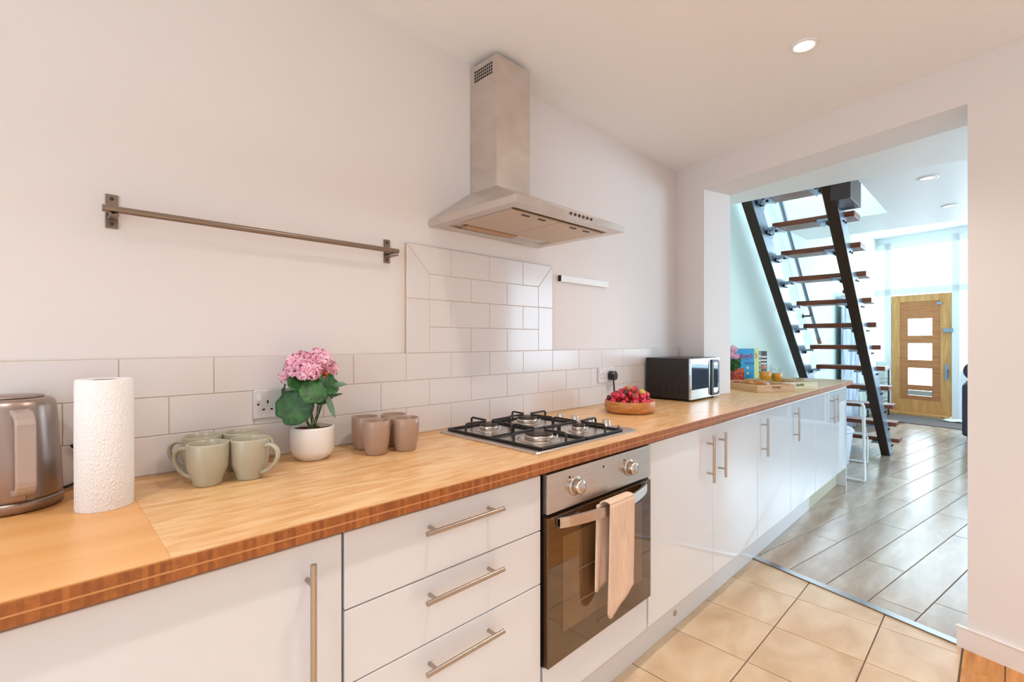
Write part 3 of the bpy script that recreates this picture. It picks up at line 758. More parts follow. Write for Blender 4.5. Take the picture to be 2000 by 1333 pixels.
MB().prism(rr(-.006, .006, .026, .038, .002), .0, .001, fr=lambda a, b, c: tuple(kc+Matrix.Rotation(.35, 3, 'Z') @ Vector((a, -.0783-c, b)))).build('switch_mark', M['brand'], t)
MB().tube(fillet([(.028, -.028, .918), (.062, -.022, .925), (.085, -.018, .96), (.070, -.016, .995), (.052, -.015, 1.015)], .03, 5), .0035, 8).build('cable', M['blackp'], t)

# ------------------------------------------------------------------ kitchen roll
rx, ry, rr_ = .098, -.214, .0485
t = thing('kitchen_roll', 'white kitchen roll standing upright on the worktop beside the kettle', 'kitchen roll', (rx, ry, .91))
def rollmat():
    m = M['paper']; nt = m.node_tree; b = nt.nodes['Principled BSDF']; N = nt.nodes.new; L = nt.links.new
    tc = N('ShaderNodeTexCoord'); w = N('ShaderNodeTexVoronoi'); w.inputs['Scale'].default_value = 150; w.feature = 'DISTANCE_TO_EDGE'
    mp = N('ShaderNodeMapping'); mp.inputs['Scale'].default_value = (1, 1, .7)
    bp = N('ShaderNodeBump'); bp.inputs['Strength'].default_value = .9; bp.inputs['Distance'].default_value = .0024
    L(tc.outputs['Object'], mp.inputs[0]); L(mp.outputs[0], w.inputs['Vector']); L(w.outputs['Distance'], bp.inputs['Height']); L(bp.outputs['Normal'], b.inputs['Normal'])
rollmat()
MB().lathe([(.021, .001), (rr_-.001, 0), (rr_, .002), (rr_+.0006, .14), (rr_, .266), (rr_-.0015, .2685), (.021, .2675), (.021, .001)], (rx, ry, .91), 64).build('paper', M['paper'], t)
MB().lathe([(.0205, .001), (.0208, .267), (.0190, .267), (.0188, .001), (.0205, .001)], (rx, ry, .91), 32).build('cardboard_core', M['card'], t)

# ------------------------------------------------------------------ mugs and cups
def mug_profile(H, rt, rb, th=.0035):
    out = [(rb*.86, 0), (rb*.93, .001), (rb, .006), (rb*1.05, .016), (rt*.955, H*.42), (rt, H*.72), (rt*.995, H*.94), (rt*.985, H-.001)]
    inn = [(rt*.985-.0015, H), (rt*.985-th, H-.001), (rt-th, H*.72), (rt*.955-th, H*.42), (rb, .014), (rb*.7, .008), (.0001, .007)]
    return out, inn
def mug(x, y, ang, label):
    t = thing('mug', label, 'mug', (x, y, .91), 'sage green mugs in a cluster of four')
    out, inn = mug_profile(.102, .0455, .031)
    MB().lathe(out+inn, (x, y, .91), 48).build('cup_body', M['sage'], t)
    d = Vector((math.cos(ang), math.sin(ang), 0)); c = Vector((x, y, .91))
    pts = [c+d*.0425+Vector((0, 0, .083)), c+d*.060+Vector((0, 0, .088)), c+d*.076+Vector((0, 0, .078)), c+d*.080+Vector((0, 0, .060)),
           c+d*.070+Vector((0, 0, .038)), c+d*.052+Vector((0, 0, .022)), c+d*.034+Vector((0, 0, .016))]
    pts = fillet(pts, .02, 4)
    MB().tube(pts, .0052, 10, flat=1.35).build('handle', M['sage'], t)
aL = math.atan2(-RT.y, -RT.x)
mug(.291, -.190, aL+.05, 'front left sage green mug, its handle pointing left')
mug(.303, -.076, aL+.15, 'sage green mug at the back left, handle behind the front one')
mug(.381, -.199, aL+PI-.15, 'front right sage green mug, its handle pointing right at the plant')
mug(.392, -.088, aL+PI+.18, 'sage green mug at the back right, mostly hidden')
def cup(x, y, label):
    t = thing('cup', label, 'cup', (x, y, .91), 'taupe handleless cups in a cluster of four')
    out = [(.026, 0), (.030, .001), (.0325, .006), (.038, .03), (.0415, .062), (.0422, .085), (.0415, .1035)]
    inn = [(.0405, .1045), (.0392, .1035), (.0398, .085), (.039, .06), (.034, .025), (.028, .010), (.0001, .009)]
    MB().lathe(out+inn, (x, y, .91), 48).build('cup_wall', M['taupe'], t)
cup(.741, -.187, 'taupe handleless cup standing frontmost of the four')
cup(.834, -.205, 'taupe handleless cup at the right front of the cluster')
cup(.752, -.094, 'taupe handleless cup at the left back, beside the plant pot')
cup(.845, -.112, 'taupe handleless cup at the right back, mostly hidden')

# ------------------------------------------------------------------ plants
def at(u, v, d):
    """a point of the scene seen from the camera spot at (u, v) and forward distance d"""
    return CAM+FW*d+RT*((u-1000)*d/940)+Vector((0, 0, (667-v)*d/940))
def leaf(mb, c, n, up, R, lobes=5, cup_=.18, notch=.14):
    """round geranium leaf: centre c, facing n, notch towards -up"""
    n = Vector(n).normalized(); up = Vector(up); up = (up-n*up.dot(n)).normalized(); sd = up.cross(n); c = Vector(c)
    vs = [c-up*R*.15]; K = 36; rings = 4
    for r in range(1, rings+1):
        for k in range(K):
            a = 2*PI*k/K; ra = R*(1+.022*math.cos(a*9))*(1-notch*math.exp(-((a-PI)/.22)**2)); f = r/rings
            p = up*math.cos(a)*ra*f+sd*math.sin(a)*ra*f
            vs.append(c-up*R*.15*(1-f)+p+n*(cup_*R*f*f*.8+.05*R*math.cos(a*9)*f*f))
    fs = [(0, 1+k, 1+(k+1) % K) for k in range(K)]
    for r in range(rings-1):
        for k in range(K): a = 1+r*K; fs.append((a+k, a+K+k, a+K+(k+1) % K, a+(k+1) % K))
    mb.add(vs, fs, 0, True)
def flower_head(t, c, R, n, seed, mats, name='flower_head'):
    random.seed(seed); mb = MB(); c = Vector(c)
    mb.ball(c, R*.55, 0, n=10)
    for i in range(n):
        z = 1-1.75*(i+.5)/n; a = i*2.399963; s = math.sqrt(max(0, 1-z*z)); d = Vector((s*math.cos(a), s*math.sin(a), z))
        p = c+d*R*random.uniform(.78, 1.0); r = R*.30
        nn = (d+Vector((random.uniform(-.5, .5), random.uniform(-.5, .5), random.uniform(-.4, .4)))).normalized()
        u = nn.orthogonal().normalized(); v = nn.cross(u)
        for k in range(5):
            b = 2*PI*k/5+random.random(); e = (u*math.cos(b)+v*math.sin(b)); f = nn.cross(e)
            q = [p, p+e*r*.6+f*r*.34+nn*r*.25, p+e*r*1.05+f*r*.2+nn*r*random.uniform(.05, .5), p+e*r*1.05-f*r*.2+nn*r*random.uniform(.05, .5), p+e*r*.6-f*r*.34+nn*r*.25]
            mb.add(q, [(0, 1, 2, 3, 4)], 0, False)
    return mb.build(name, mats, t)
px, py = .578, -.106
t = thing('potted_plant', 'pink geranium with round green leaves in a white ceramic pot', 'potted plant', (px, py, .91))
MB().lathe([(.040, 0), (.043, .003), (.046, .007), (.056, .016), (.0605, .028), (.0615, .05), (.0605, .092), (.0595, .0965), (.0575, .0965), (.0565, .092), (.0565, .078)], (px, py, .91), 56).build('pot', M['pot'], t)
random.seed(5); so = MB().lathe([(.0565, .080), (.04, .086), (.0001, .088)], (px, py, .91), 30)
so.build('soil', M['soil'], t)
pb = MB()
for i in range(150):
    a = random.random()*6.28; r = .053*math.sqrt(random.random()); pb.ball((px+r*math.cos(a), py+r*math.sin(a), .996+random.uniform(-.002, .002)), random.uniform(.0022, .0042), n=6)
pb.build('gravel', M['soil'], t, kind='stuff')
pd = 1.428
base = Vector((px, py, .995)); st = MB()
heads = [at(588, 716, 1.40), at(624, 706, 1.44), at(641, 722, 1.47), at(562, 736, 1.42), at(604, 727, 1.37)]
leaves = [at(577, 797, 1.375), at(612, 768, 1.36), at(596, 748, 1.40), at(553, 780, 1.43), at(640, 752, 1.42), at(628, 768, 1.45)]
for h in heads+leaves[:]:
    b = base+Vector((random.uniform(-.012, .012), random.uniform(-.012, .012), 0)); mid = (b+h)/2+Vector((random.uniform(-.008, .008), random.uniform(-.008, .008), .01))
    st.tube(fillet([b, mid, h], .08, 6), .0016, 6)
st.build('stems', M['stem'], t)
for i, (h, R, n) in enumerate(zip(heads, (.040, .036, .028, .024, .03), (85, 75, 50, 40, 50))): flower_head(t, h, R, n, 20+i, M['petal'])
toC = (CAM-Vector((px, py, 1.1))).normalized(); cu = Vector((0, 0, 1))
spec = [(leaves[0], toC*1+RT*-.25+cu*.25, cu*.7+RT*.6, .053), (leaves[1], toC+RT*.2+cu*.6, cu, .038), (leaves[2], toC*.8+cu*1.0-RT*.1, cu*.5-RT*.3, .048),
        (leaves[3], toC*.35-RT*1.0+cu*.2, cu*1+RT*.5, .045), (leaves[4], toC*.5+RT*.9+cu*.5, cu+RT*.2, .036), (leaves[5], toC+RT*.3-cu*.1, RT+cu*.3, .036)]
for (c, n, u, R) in spec:
    mb = MB(); leaf(mb, c, n, u, R); mb.build('leaf', M['leaf'], t, solid=.0006)
def long_leaf(pts, w, name='narrow_leaf', m=None):
    pts = [Vector(p) for p in pts]; N_ = len(pts)-1; mb = MB(); vs = []; fs = []
    for i, p in enumerate(pts):
        f = i/N_; ww = w*math.sin(PI*min(1, .08+f*.9))**.8; tg = (pts[min(i+1, N_)]-pts[max(0, i-1)]).normalized(); s = tg.cross(toC).normalized()
        vs += [p-s*ww+toC*ww*.2, p, p+s*ww+toC*ww*.2]
    for i in range(N_): a = i*3; fs += [(a, a+1, a+4, a+3), (a+1, a+2, a+5, a+4)]
    mb.add(vs, fs, 0, True); return mb.build(name, m or M['leafg'], t, solid=.0006)
long_leaf([at(636+i*2.6, 768+i*7, 1.41) for i in range(8)], .0085)
long_leaf([at(648+i*4.2, 757-i*2.2+.35*i*i*.6, 1.43) for i in range(8)], .0075)
long_leaf([at(640+i*4.2, 776-i*1.0, 1.44) for i in range(8)], .004)
MB().tube([at(626, 785, 1.43), at(640, 780, 1.43), at(668, 771, 1.44)], .001, 6).build('twig', M['stem'], t)
bs = MB()
for u, v in ((632, 738), (570, 745), (628, 730), (610, 742), (637, 731), (626, 736)): bs.ball(at(u, v, 1.42), .006, n=8)
bs.build('buds', M['petalr'], t, kind='stuff')

# ------------------------------------------------------------------ strawberries in a wooden bowl
bx, by, br = 2.067, -.258, .122
t = thing('wooden_bowl', 'round shallow bowl of acacia wood blocks holding strawberries', 'bowl', (bx, by, .91))
K = 10
for i in range(K):
    a0 = 2*PI*i/K+.2; a1 = a0+2*PI/K; n = 5; mb = MB(); vs = []; fs = []
    prof = [(br*.84, .001), (br*.93, .006), (br*.99, .018), (br, .034), (br*.99, .056), (br*.985, .0585), (br*.945, .0585), (br*.93, .03), (br*.84, .014)]
    for r, z in prof:
        for k in range(n+1): a = a0+(a1-a0)*k/n; vs.append((bx+r*math.cos(a), by+r*math.sin(a), .91+z))
    m = len(prof)
    for j in range(m):
        for k in range(n): q = (j+1) % m; fs.append((j*(n+1)+k, j*(n+1)+k+1, q*(n+1)+k+1, q*(n+1)+k))
    mb.add(vs, fs, 0, True); mb.build('stave', M['bowlwood'], t)
MB().lathe([(.0001, .001), (br*.85, .001), (br*.85, .014), (.0001, .014)], (bx, by, .91), 40).build('bowl_base', M['bowlwood'], t)
random.seed(11)
def berry(kind, m):
    r = thing('strawberry', 'red strawberry heaped in the round wooden bowl', 'strawberry', (0, 0, 0), 'strawberries in the wooden bowl')
    MB().lathe([(.0001, -.019), (.006, -.016), (.012, -.007), (.0155, .002), (.0155, .008), (.011, .0135), (.0001, .015)], (0, 0, 0), 12).build('berry_flesh', m, r)
    mb = MB()
    for k in range(6): a = k*PI/3; mb.add([(0, 0, .0155), (.006*math.cos(a-.4), .006*math.sin(a-.4), .0165), (.013*math.cos(a), .013*math.sin(a), .0135), (.006*math.cos(a+.4), .006*math.sin(a+.4), .0165)], [(0, 1, 2, 3)])
    mb.tube([(0, 0, .015), (.001, 0, .023)], .0011, 5); mb.build('calyx', M['calyx'], r)
    return r
B0 = berry('r', M['berry']); pos = []
for ring, (n, rad, z) in enumerate([(13, .098, .056), (9, .064, .064), (4, .028, .068), (10, .078, .083), (6, .046, .091), (1, 0, .093), (4, .03, .108)]):
    for k in range(n):
        a = 2*PI*k/n+ring*.7+random.uniform(-.1, .1); pos.append((bx+rad*math.cos(a), by+rad*math.sin(a), .91+z+random.uniform(-.003, .003)))
for i, p in enumerate(pos):
    r = B0 if i == 0 else dup(B0, p)
    r.location = p; s = random.uniform(.85, 1.12); r.scale = (s, s, s); r.rotation_euler = (random.uniform(-2.4, 2.4), random.uniform(-2.4, 2.4), random.uniform(0, 6))
def small(name, label, cat, m, p, r, sz=1.0):
    o = MB().ball(p, r, 0, sz=sz, n=14).build(name, m); return tag(o, label, cat)
c = Vector((bx, by, .91)); tc_ = (CAM-c); tc_.z = 0; tc_.normalize(); rt = Vector((RT.x, RT.y, 0))
small('cherry', 'dark cherry resting at the left rim of the strawberry bowl', 'cherry', M['berryd'], c-rt*.100+tc_*.03+Vector((0, 0, .074)), .012)
small('grape', 'dark purple grape in the middle of the strawberry bowl', 'grape', M['berryd'], c-rt*.02+tc_*.055+Vector((0, 0, .100)), .014)
small('physalis', 'yellow berry at the right side of the strawberry bowl', 'berry', M['berryy'], c+rt*.060+tc_*.045+Vector((0, 0, .100)), .016)
small('fig', 'tan pale fruit near the top of the strawberry bowl', 'fruit', mat('tan_fruit', '#b98a58', .5), c-rt*.005+tc_*.035+Vector((0, 0, .121)), .014)

# ------------------------------------------------------------------ trays and breakfast
def tray(name, c0, ang, Ln, Wd, m, label, H=.05, th=.009):
    """c0 = near left outer corner; ang = direction of the short (handle) side; long side goes left of it"""
    ax = Vector((math.cos(ang), math.sin(ang), 0)); ay = Vector((-math.sin(ang), math.cos(ang), 0)); c0 = Vector(c0)
    t = thing(name, label, 'tray', c0+ax*Wd/2+ay*Ln/2, 'wooden trays'); Z = Vector((0, 0, 1))
    def b(nm, a0, a1, b0, b1, z0, z1):
        MB().obox(c0+ax*(a0+a1)/2+ay*(b0+b1)/2+Z*(z0+z1)/2, ax, ay, Z, (a1-a0)/2, (b1-b0)/2, (z1-z0)/2).build(nm, m, t, bevel=.001)
    b('tray_base', th, Wd-th, th, Ln-th, .002, .009)
    b('side_board', 0, th, 0, Ln, 0, H); b('side_board', Wd-th, Wd, 0, Ln, 0, H)
    for y0 in (0, Ln-th):
        s = Wd-2*th; hw = .036; zc, zh = .030, .010; mb = MB()
        fr_ = lambda a, z, d: tuple(c0+ax*(th+a)+ay*(y0+d)+Z*z)
        poly = rr(s/2-hw, s/2+hw, zc-zh, zc+zh, zh*.95, 4)
        # board with a slot: four strips around it plus the rounded slot frame
        for (a0, a1, z0, z1) in ((0, s/2-hw, 0, H), (s/2+hw, s, 0, H), (s/2-hw, s/2+hw, 0, zc-zh), (s/2-hw, s/2+hw, zc+zh, H)):
            mb.add([fr_(a, z, d) for d in (0, th) for z in (z0, z1) for a in (a0, a1)], [(0, 2, 3, 1), (4, 5, 7, 6), (0, 1, 5, 4), (2, 6, 7, 3), (0, 4, 6, 2), (1, 3, 7, 5)])
        for sa, sz in ((-1, -1), (-1, 1), (1, -1), (1, 1)):
            vs = [(s/2+sa*hw, zc+sz*zh), (s/2+sa*(hw-zh*.7), zc+sz*zh), (s/2+sa*(hw-zh*.2), zc+sz*zh*.72), (s/2+sa*hw, zc+sz*zh*.3)]
            mb.add([fr_(a, z, d) for d in (.0005, th-.0005) for a, z in vs], [(0, 1, 2, 3), (7, 6, 5, 4), (0, 4, 5, 1), (1, 5, 6, 2), (2, 6, 7, 3), (3, 7, 4, 0)])
        mb.build('end_board', m, t)
    return t, c0, ax, ay
T1, c1, ax1, ay1 = tray('serving_tray', (3.44, -.385, .9104), math.radians(-32), .42, .30, M['traywood'], 'warm brown wooden tray nearer the camera holding the croissants')
T2, c2_, ax2, ay2 = tray('serving_tray', (3.795, -.436, .9104), math.radians(-32), .39, .30, M['traypale'], 'pale cream wooden tray nearer the worktop end holding juice and red fruit')
def on1(a, b, z=.0195): return c1+ax1*a+ay1*b+Vector((0, 0, z))
def on2(a, b, z=.0195): return c2_+ax2*a+ay2*b+Vector((0, 0, z))
def croissant(p, ang, label, s=1.0):
    mb = MB(); pts = []; rs = []
    for i in range(15):
        f = i/14*2-1; a = f*1.15; pts.append(Vector(p)+Vector((math.cos(ang), math.sin(ang), 0))*math.sin(a)*.052*s+Vector((-math.sin(ang), math.cos(ang), 0))*(1-math.cos(a))*.045*s+Vector((0, 0, .021*s)))
        rs.append((.006+.017*math.cos(f*1.45)*(1 if i % 3 else .9))*s)
    mb.tube(pts, rs, 10); o = mb.build('croissant', M['croissant']); tag(o, label, 'croissant', 'croissants on the near tray')
pc = at(1466, 744, 3.62); croissant((pc.x, pc.y, .921), .5, 'golden croissant at the left back of the brown tray')
pc = at(1486, 744, 3.50); croissant((pc.x, pc.y, .922), -.6, 'darker baked croissant right of the other one on the brown tray', 1.1)
pc = at(1499, 744, 3.52); o = MB().ball((pc.x, pc.y, .9375), .020, 0, sz=.85, n=12).build('sugar_bowl', M['white']); tag(o, 'small white creamer cup on the brown tray before the juice', 'cup')
def glass(p, r, h, fill, label):
    p = Vector(p); t = thing('juice_glass', label, 'glass', p, 'glasses of orange juice')
    MB().lathe([(r*.62, 0), (r*.66, .003), (r*.95, h*.4), (r, h), (r-.0015, h), (r*.95-.002, h*.4), (r*.62, .007), (.0001, .007)], p, 36).build('tumbler', M['glass'], t)
    MB().lathe([(.0001, .0078), (r*.58, .0078), (r*.95-.0032, h*.4), (r-.0034, h*fill), (.0001, h*fill)], p, 36).build('orange_juice', M['juice'], t)
g1 = at(1495, 740, 3.76); g2 = at(1517, 740, 3.79)
glass((g1.x, g1.y, .9204), .047, .150, .66, 'taller tumbler of orange juice on the cream tray, nearer the cereal boxes')
glass((g2.x, g2.y, .9204), .043, .124, .68, 'shorter tumbler of orange juice on the cream tray, beside the red fruit')
dsh = MB().lathe([(.03, 0), (.05, .004), (.068, .018), (.066, .019), (.045, .007), (.0001, .006)], on2(.205, .15, .0095), 36).build('fruit_plate', M['white']); tag(dsh, 'small white plate of red fruit on the cream tray', 'plate')
random.seed(2); rb0 = None
for i in range(22):
    a = random.random()*6.28; r = .05*math.sqrt(random.random()); p = on2(.205+r*math.cos(a), .15+r*math.sin(a), .026+.006*random.random())
    if rb0 is None:
        rb0 = MB().ball((0, 0, 0), .0105, 0, n=8).build('raspberry', M['jam']); tag(rb0, 'red raspberry piled on the small plate of the cream tray', 'raspberry', 'raspberries on the far tray'); rb0.location = p
    else: q = rb0.copy(); COL.objects.link(q); q.location = p

# cereal boxes, back of the worktop
def carton(name, x, y, w, d, h, ang, m, label, side=None):
    ax = Vector((math.cos(ang), math.sin(ang), 0)); ay = Vector((-math.sin(ang), math.cos(ang), 0)); Z = Vector((0, 0, 1)); c = Vector((x, y, .9105))
    t = thing(name, label, 'cereal box', c)
    MB().obox(c+Z*h/2, ax, ay, Z, w/2, d/2, h/2).build('carton', m, t, bevel=.0015)
    return t, c, ax, ay, Z
def panel(t, c, ax, ay, Z, a0, a1, z0, z1, d, m, nm='print'):
    MB().obox(c+ax*(a0+a1)/2-ay*(d/2+.0006)+Z*(z0+z1)/2, ax, ay, Z, (a1-a0)/2, .0004, (z1-z0)/2).build(nm, m, t)
ang = TH-PI/2
ang = -.55
t, c, ax, ay, Z = carton('cereal_box', 4.10, -.045, .19, .055, .285, -.62, M['blue'], 'tall bright blue cereal box with magenta script lettering')
text('brand_lettering', "Kellogg's", .062, frame_mx(c-ay*.0285+Z*.205-ax*.010, ax, Z), M['magenta'], t, .35, .0006, .8, .0012)
text('small_print', 'all natural', .022, frame_mx(c-ay*.0285+Z*.175+ax*.04, ax, Z), M['navy'], t, 0, .0004, .9) if 0 else None
panel(t, c, ax, ay, Z, .0, .09, .168, .174, .055, M['navy']); panel(t, c, ax, ay, Z, .01, .09, .157, .162, .055, M['navy'])
for z in (.13, .085, .04):
    MB().prism([(.035+.011*math.cos(k*PI/8), z+.011*math.sin(k*PI/8)) for k in range(16)], .0276, .0282, fr=lambda a, b, d: tuple(c+ax*a-ay*d+Z*b)).build('roundel', M['yellow'] if z > .05 else M['navy'], t)
t, c, ax, ay, Z = carton('cereal_box', 4.29, -.015, .19, .055, .285, -.62, M['yellow'], 'pale yellow cereal box behind the blue one')
text('brand_lettering', "Kellogg's", .062, frame_mx(c-ay*.0285+Z*.205-ax*.01, ax, Z), M['orange'], t, .35, .0006, .8, .0012)
t, c, ax, ay, Z = carton('cereal_box', 4.44, .0, .16, .05, .262, -.62, M['greyg'], 'grey-green cereal box between the yellow and the dark one')
for z in (.05, .09, .13, .17, .21): panel(t, c, ax, ay, Z, .01, .075, z, z+.012, .05, M['cream'])
t, c, ax, ay, Z = carton('cereal_box', 4.56, -.012, .15, .05, .258, -.62, M['darkbox'], 'dark brown cereal box at the right end of the row')
for z in (.14, .17, .20): panel(t, c, ax, ay, Z, .01, .07, z, z+.014, .05, M['cream'])
panel(t, c, ax, ay, Z, .01, .07, .10, .13, .05, M['orange'])
t, c, ax, ay, Z = carton('food_box', 3.97, -.06, .10, .03, .13, -.62, M['redfood'], 'box printed with red and orange pasta at the foot of the flowers')
# second flowering plant beside the jamb
t = thing('potted_plant', 'small pink flowering plant half hidden behind the wall corner', 'potted plant', (3.80, .008, .9105))
MB().lathe([(.032, 0), (.042, .07), (.044, .075), (.040, .075), (.0001, .07)], (3.80, .008, .9105), 28).build('pot', M['pot'], t)
st = MB()
toC = (CAM-Vector((3.7, -.05, 1.1))).normalized()
for i in range(9):
    c = at(1430+random.uniform(0, 12), 704+i*2.0, 3.76+.03*random.random()); mb = MB(); leaf(mb, c, toC+Vector((random.uniform(-.5, .5), random.uniform(-.5, .5), random.uniform(-.2, .8))), cu, .028); mb.build('leaf', M['leaf'], t, solid=.0006)
    st.tube([(3.80, .008, .98), c], .0015, 5)
st.build('stems', M['stem'], t)
for i, (u, v, R) in enumerate([(1431, 684, .032), (1436, 697, .026), (1428, 694, .03)]): flower_head(t, at(u, v, 3.74), R, 45, 40+i, M['petal'])

# ================================================================== STAIRCASE
# alternating straight loft stair: stringers rise towards the camera, treads on top of them
sx = lambda z: 6.625-1.055*z
SD = .255      # horizontal depth of a stringer
t = thing('staircase', 'open steep staircase with dark steel stringers and wooden treads', 'staircase', (6.6, -.4, 0))
ZT = 2.74
for (y0, y1) in ((-.678, -.602), (-.118, -.042)):
    mb = MB(); Pp = [(sx(0), 0), (sx(0)+SD, 0), (sx(ZT)+SD, ZT), (sx(ZT), ZT)]
    vs = [(x, y0, z) for x, z in Pp]+[(x, y1, z) for x, z in Pp]
    mb.add(vs, [(0, 1, 2, 3), (7, 6, 5, 4), (1, 5, 6, 2), (2, 6, 7, 3), (0, 4, 5, 1)], 0)
    mb.add(vs, [(0, 3, 7, 4)], 0)
    s = mb.build('stringer', M['stringer'], t)
    # galvanised cheek plates on both faces
    for yy, sg in ((y0, -1), (y1, 1)):
        e = .002*sg; f = MB(); q = [(sx(0)+.012, 0.01), (sx(0)+SD-.004, 0.01), (sx(ZT)+SD-.004, ZT-.01), (sx(ZT)+.012, ZT-.01)]
        f.add([(x, yy+e*.1, z) for x, z in q]+[(x, yy+e, z) for x, z in q], [(0, 1, 2, 3), (7, 6, 5, 4), (0, 4, 5, 1), (1, 5, 6, 2), (2, 6, 7, 3), (3, 7, 4, 0)])
        f.build('side_plate', M['galv'], s)
tx = lambda z: 6.925-1.10*z
for k in range(12):
    z = .134+.2085*k; x = tx(z)
    tr = MB().box(x-.03, x+.19, -.745, -.165, z, z+.042).build('tread', M['tread'], t, bevel=.003)
    for y, sg in ((-.118, -1), (-.602, 1)):
        b = MB(); yy = y+sg*.004
        # bolted angle bracket: upright plate on the stringer, shelf under the tread
        b.box(x-.10, x+.14, min(y+sg*.001, y+sg*.005), max(y+sg*.001, y+sg*.005), z-.062, z-.002)
        b.box(x-.10, x+.15, min(y, y+sg*.095), max(y, y+sg*.095), z-.006, z-.0015)
        b.box(x-.10, x-.095, min(y, y+sg*.095), max(y, y+sg*.095), z-.02, z-.006).box(x-.10, x+.15, min(y+sg*.09, y+sg*.095), max(y+sg*.09, y+sg*.095), z-.022, z-.006)
        b.add([(x-.09, y+sg*.03, z-.045), (x+.06, y+sg*.03, z-.045), (x+.10, y+sg*.03, z-.006), (x-.08, y+sg*.03, z-.006),
               (x-.09, y+sg*.033, z-.045), (x+.06, y+sg*.033, z-.045), (x+.10, y+sg*.033, z-.006), (x-.08, y+sg*.033, z-.006)],
              [(0, 1, 2, 3), (7, 6, 5, 4), (0, 4, 5, 1), (1, 5, 6, 2), (2, 6, 7, 3), (3, 7, 4, 0)])
        bo = b.build('tread_bracket', M['galv'], t)
        bb = MB()
        for q in (-.05, .05): bb.tube([(x+q, y+sg*.004, z-.034), (x+q, y+sg*.034, z-.034)], .012, 8).tube([(x+q, y+sg*.055, z-.006), (x+q, y+sg*.055, z-.018)], .012, 8)
        bb.build('bolt', M['blackp'], bo)
    bb = MB()
    for q in (-.02, .05): bb.tube([(x+q-.04, -.680, z-.035), (x+q-.04, -.690, z-.035)], .008, 8)
    bb.build('bolt', M['blackp'], tr)
mp = MB().box(4.02, 4.36, -.80, -.682, 2.255, 2.44).build('mounting_plate', M['stringer'], t, bevel=.003)
MB().box(4.36, 4.385, -.80, -.682, 2.255, 2.44).build('plate_edge', M['galv'], mp)

# wall handrail
t = thing('wall_handrail', 'slim steel handrail sloping down the wall behind the stairs', 'handrail', (5.9, 0, 1.9))
a, b = Vector((4.9, -.022, 2.88)), Vector((6.60, -.022, 1.235))
MB().tube([a, b-(b-a).normalized()*.10], .020, 14).build('tube', M['galv'], t)
MB().tube([b-(b-a).normalized()*.10, b], .022, 14).build('end_grip', mat('brown_grip', '#8a6a5c', .5), t)
for f in (.25, .78):
    q = a+(b-a)*f; MB().tube(fillet([q, q+Vector((0, 0, -.055)), q+Vector((0, .076, -.055))], .02), .010, 8).lathe([(.024, 0), (.024, .006), (.0001, .006)], (q.x, q.y+.078, q.z-.055), 16, axis='y').build('bracket', M['burner'], t)

# ================================================================== LIVING ROOM
d1 = thing('front_door', 'oak front door with three square glass panes and a steel letterbox', 'door', DF(.414, 0, 0))
def part(nm, m, a, par=None, bev=.002):
    mb = MB(); dbox(mb, *a); return mb.build(nm, m, par or d1, bevel=bev)
part('stile', M['dooroak'], (0, .147, .03, 2.045, -.03, .015)); part('stile', M['dooroak'], (.705, .828, .03, 2.045, -.03, .015))
part('rail', M['dooroak'], (.147, .705, 1.93, 2.045, -.03, .015)); part('rail', M['dooroak'], (.147, .705, .03, .255, -.03, .015))
sl, sr = .594, .258
part('panel_board', M['doorpanel'], (sl, .705, .255, 1.93, -.025, .006)); part('panel_board', M['doorpanel'], (.147, sr, .255, 1.93, -.025, .006))
zz = [(.255, .33), (.42, .51), (.80, .935), (1.22, 1.35), (1.64, 1.93)]
for z0, z1 in zz: part('panel_board', M['doorpanel'], (sr, sl, z0, z1, -.025, .006))
for z0, z1 in ((.51, .80), (.935, 1.22), (1.35, 1.64)): part('glass_pane', M['pane'], (sr, sl, z0, z1, -.012, -.006))
for z in (.67, 1.07, 1.5):
    for a, b in ((sl, .705), (.147, sr)): part('groove', M['wline'], (a, b, z-.0025, z+.0025, .0055, .0068), bev=0)
part('letterbox', M['steelh'], (sr, sl, .335, .415, -.01, .014))
part('night_latch', M['galv'], (-.02, .10, 1.40, 1.465, .015, .05))
lk = part('handle_plate', M['galv'], (.035, .085, .62, .88, .015, .022)); mb = MB(); dbox(mb, .05, .066, .66, .80, .05, .062); dbox(mb, .05, .066, .78, .80, .02, .06); mb.build('lever', M['galv'], lk)
part('peephole', M['galv'], (.12, .19, 1.86, 1.90, .015, .03))
for z in (.3, 1.05, 1.8): part('hinge', M['galv'], (.826, .836, z, z+.10, -.0, .018))
th_ = MB(); dbox(th_, .02, .93, .001, .045, .02, .22); o = th_.build('door_sill', M['dooroak'], bevel=.004); tag(o, 'oak sill board lying at the foot of the front door', 'door sill')
rug = MB(); dbox(rug, -1.3, .80, .001, .010, .23, 1.15); o = rug.build('doormat', M['rug'], bevel=.002); tag(o, 'wide grey-brown doormat in front of the door', 'doormat')
def wr_(u, v):
    q = Vector(DF(-.02-.42*u, .013, .25+.27*v)); return (q.x, q.y, .024+.02*math.sin(u*PI)*math.sin(v*PI)+.006*math.sin(u*13+v*7))
o = MB().grid(wr_, 14, 10).build('white_cloth', M['clip'], solid=.003); tag(o, 'crumpled white cloth lying on the doormat near the sofa', 'cloth')
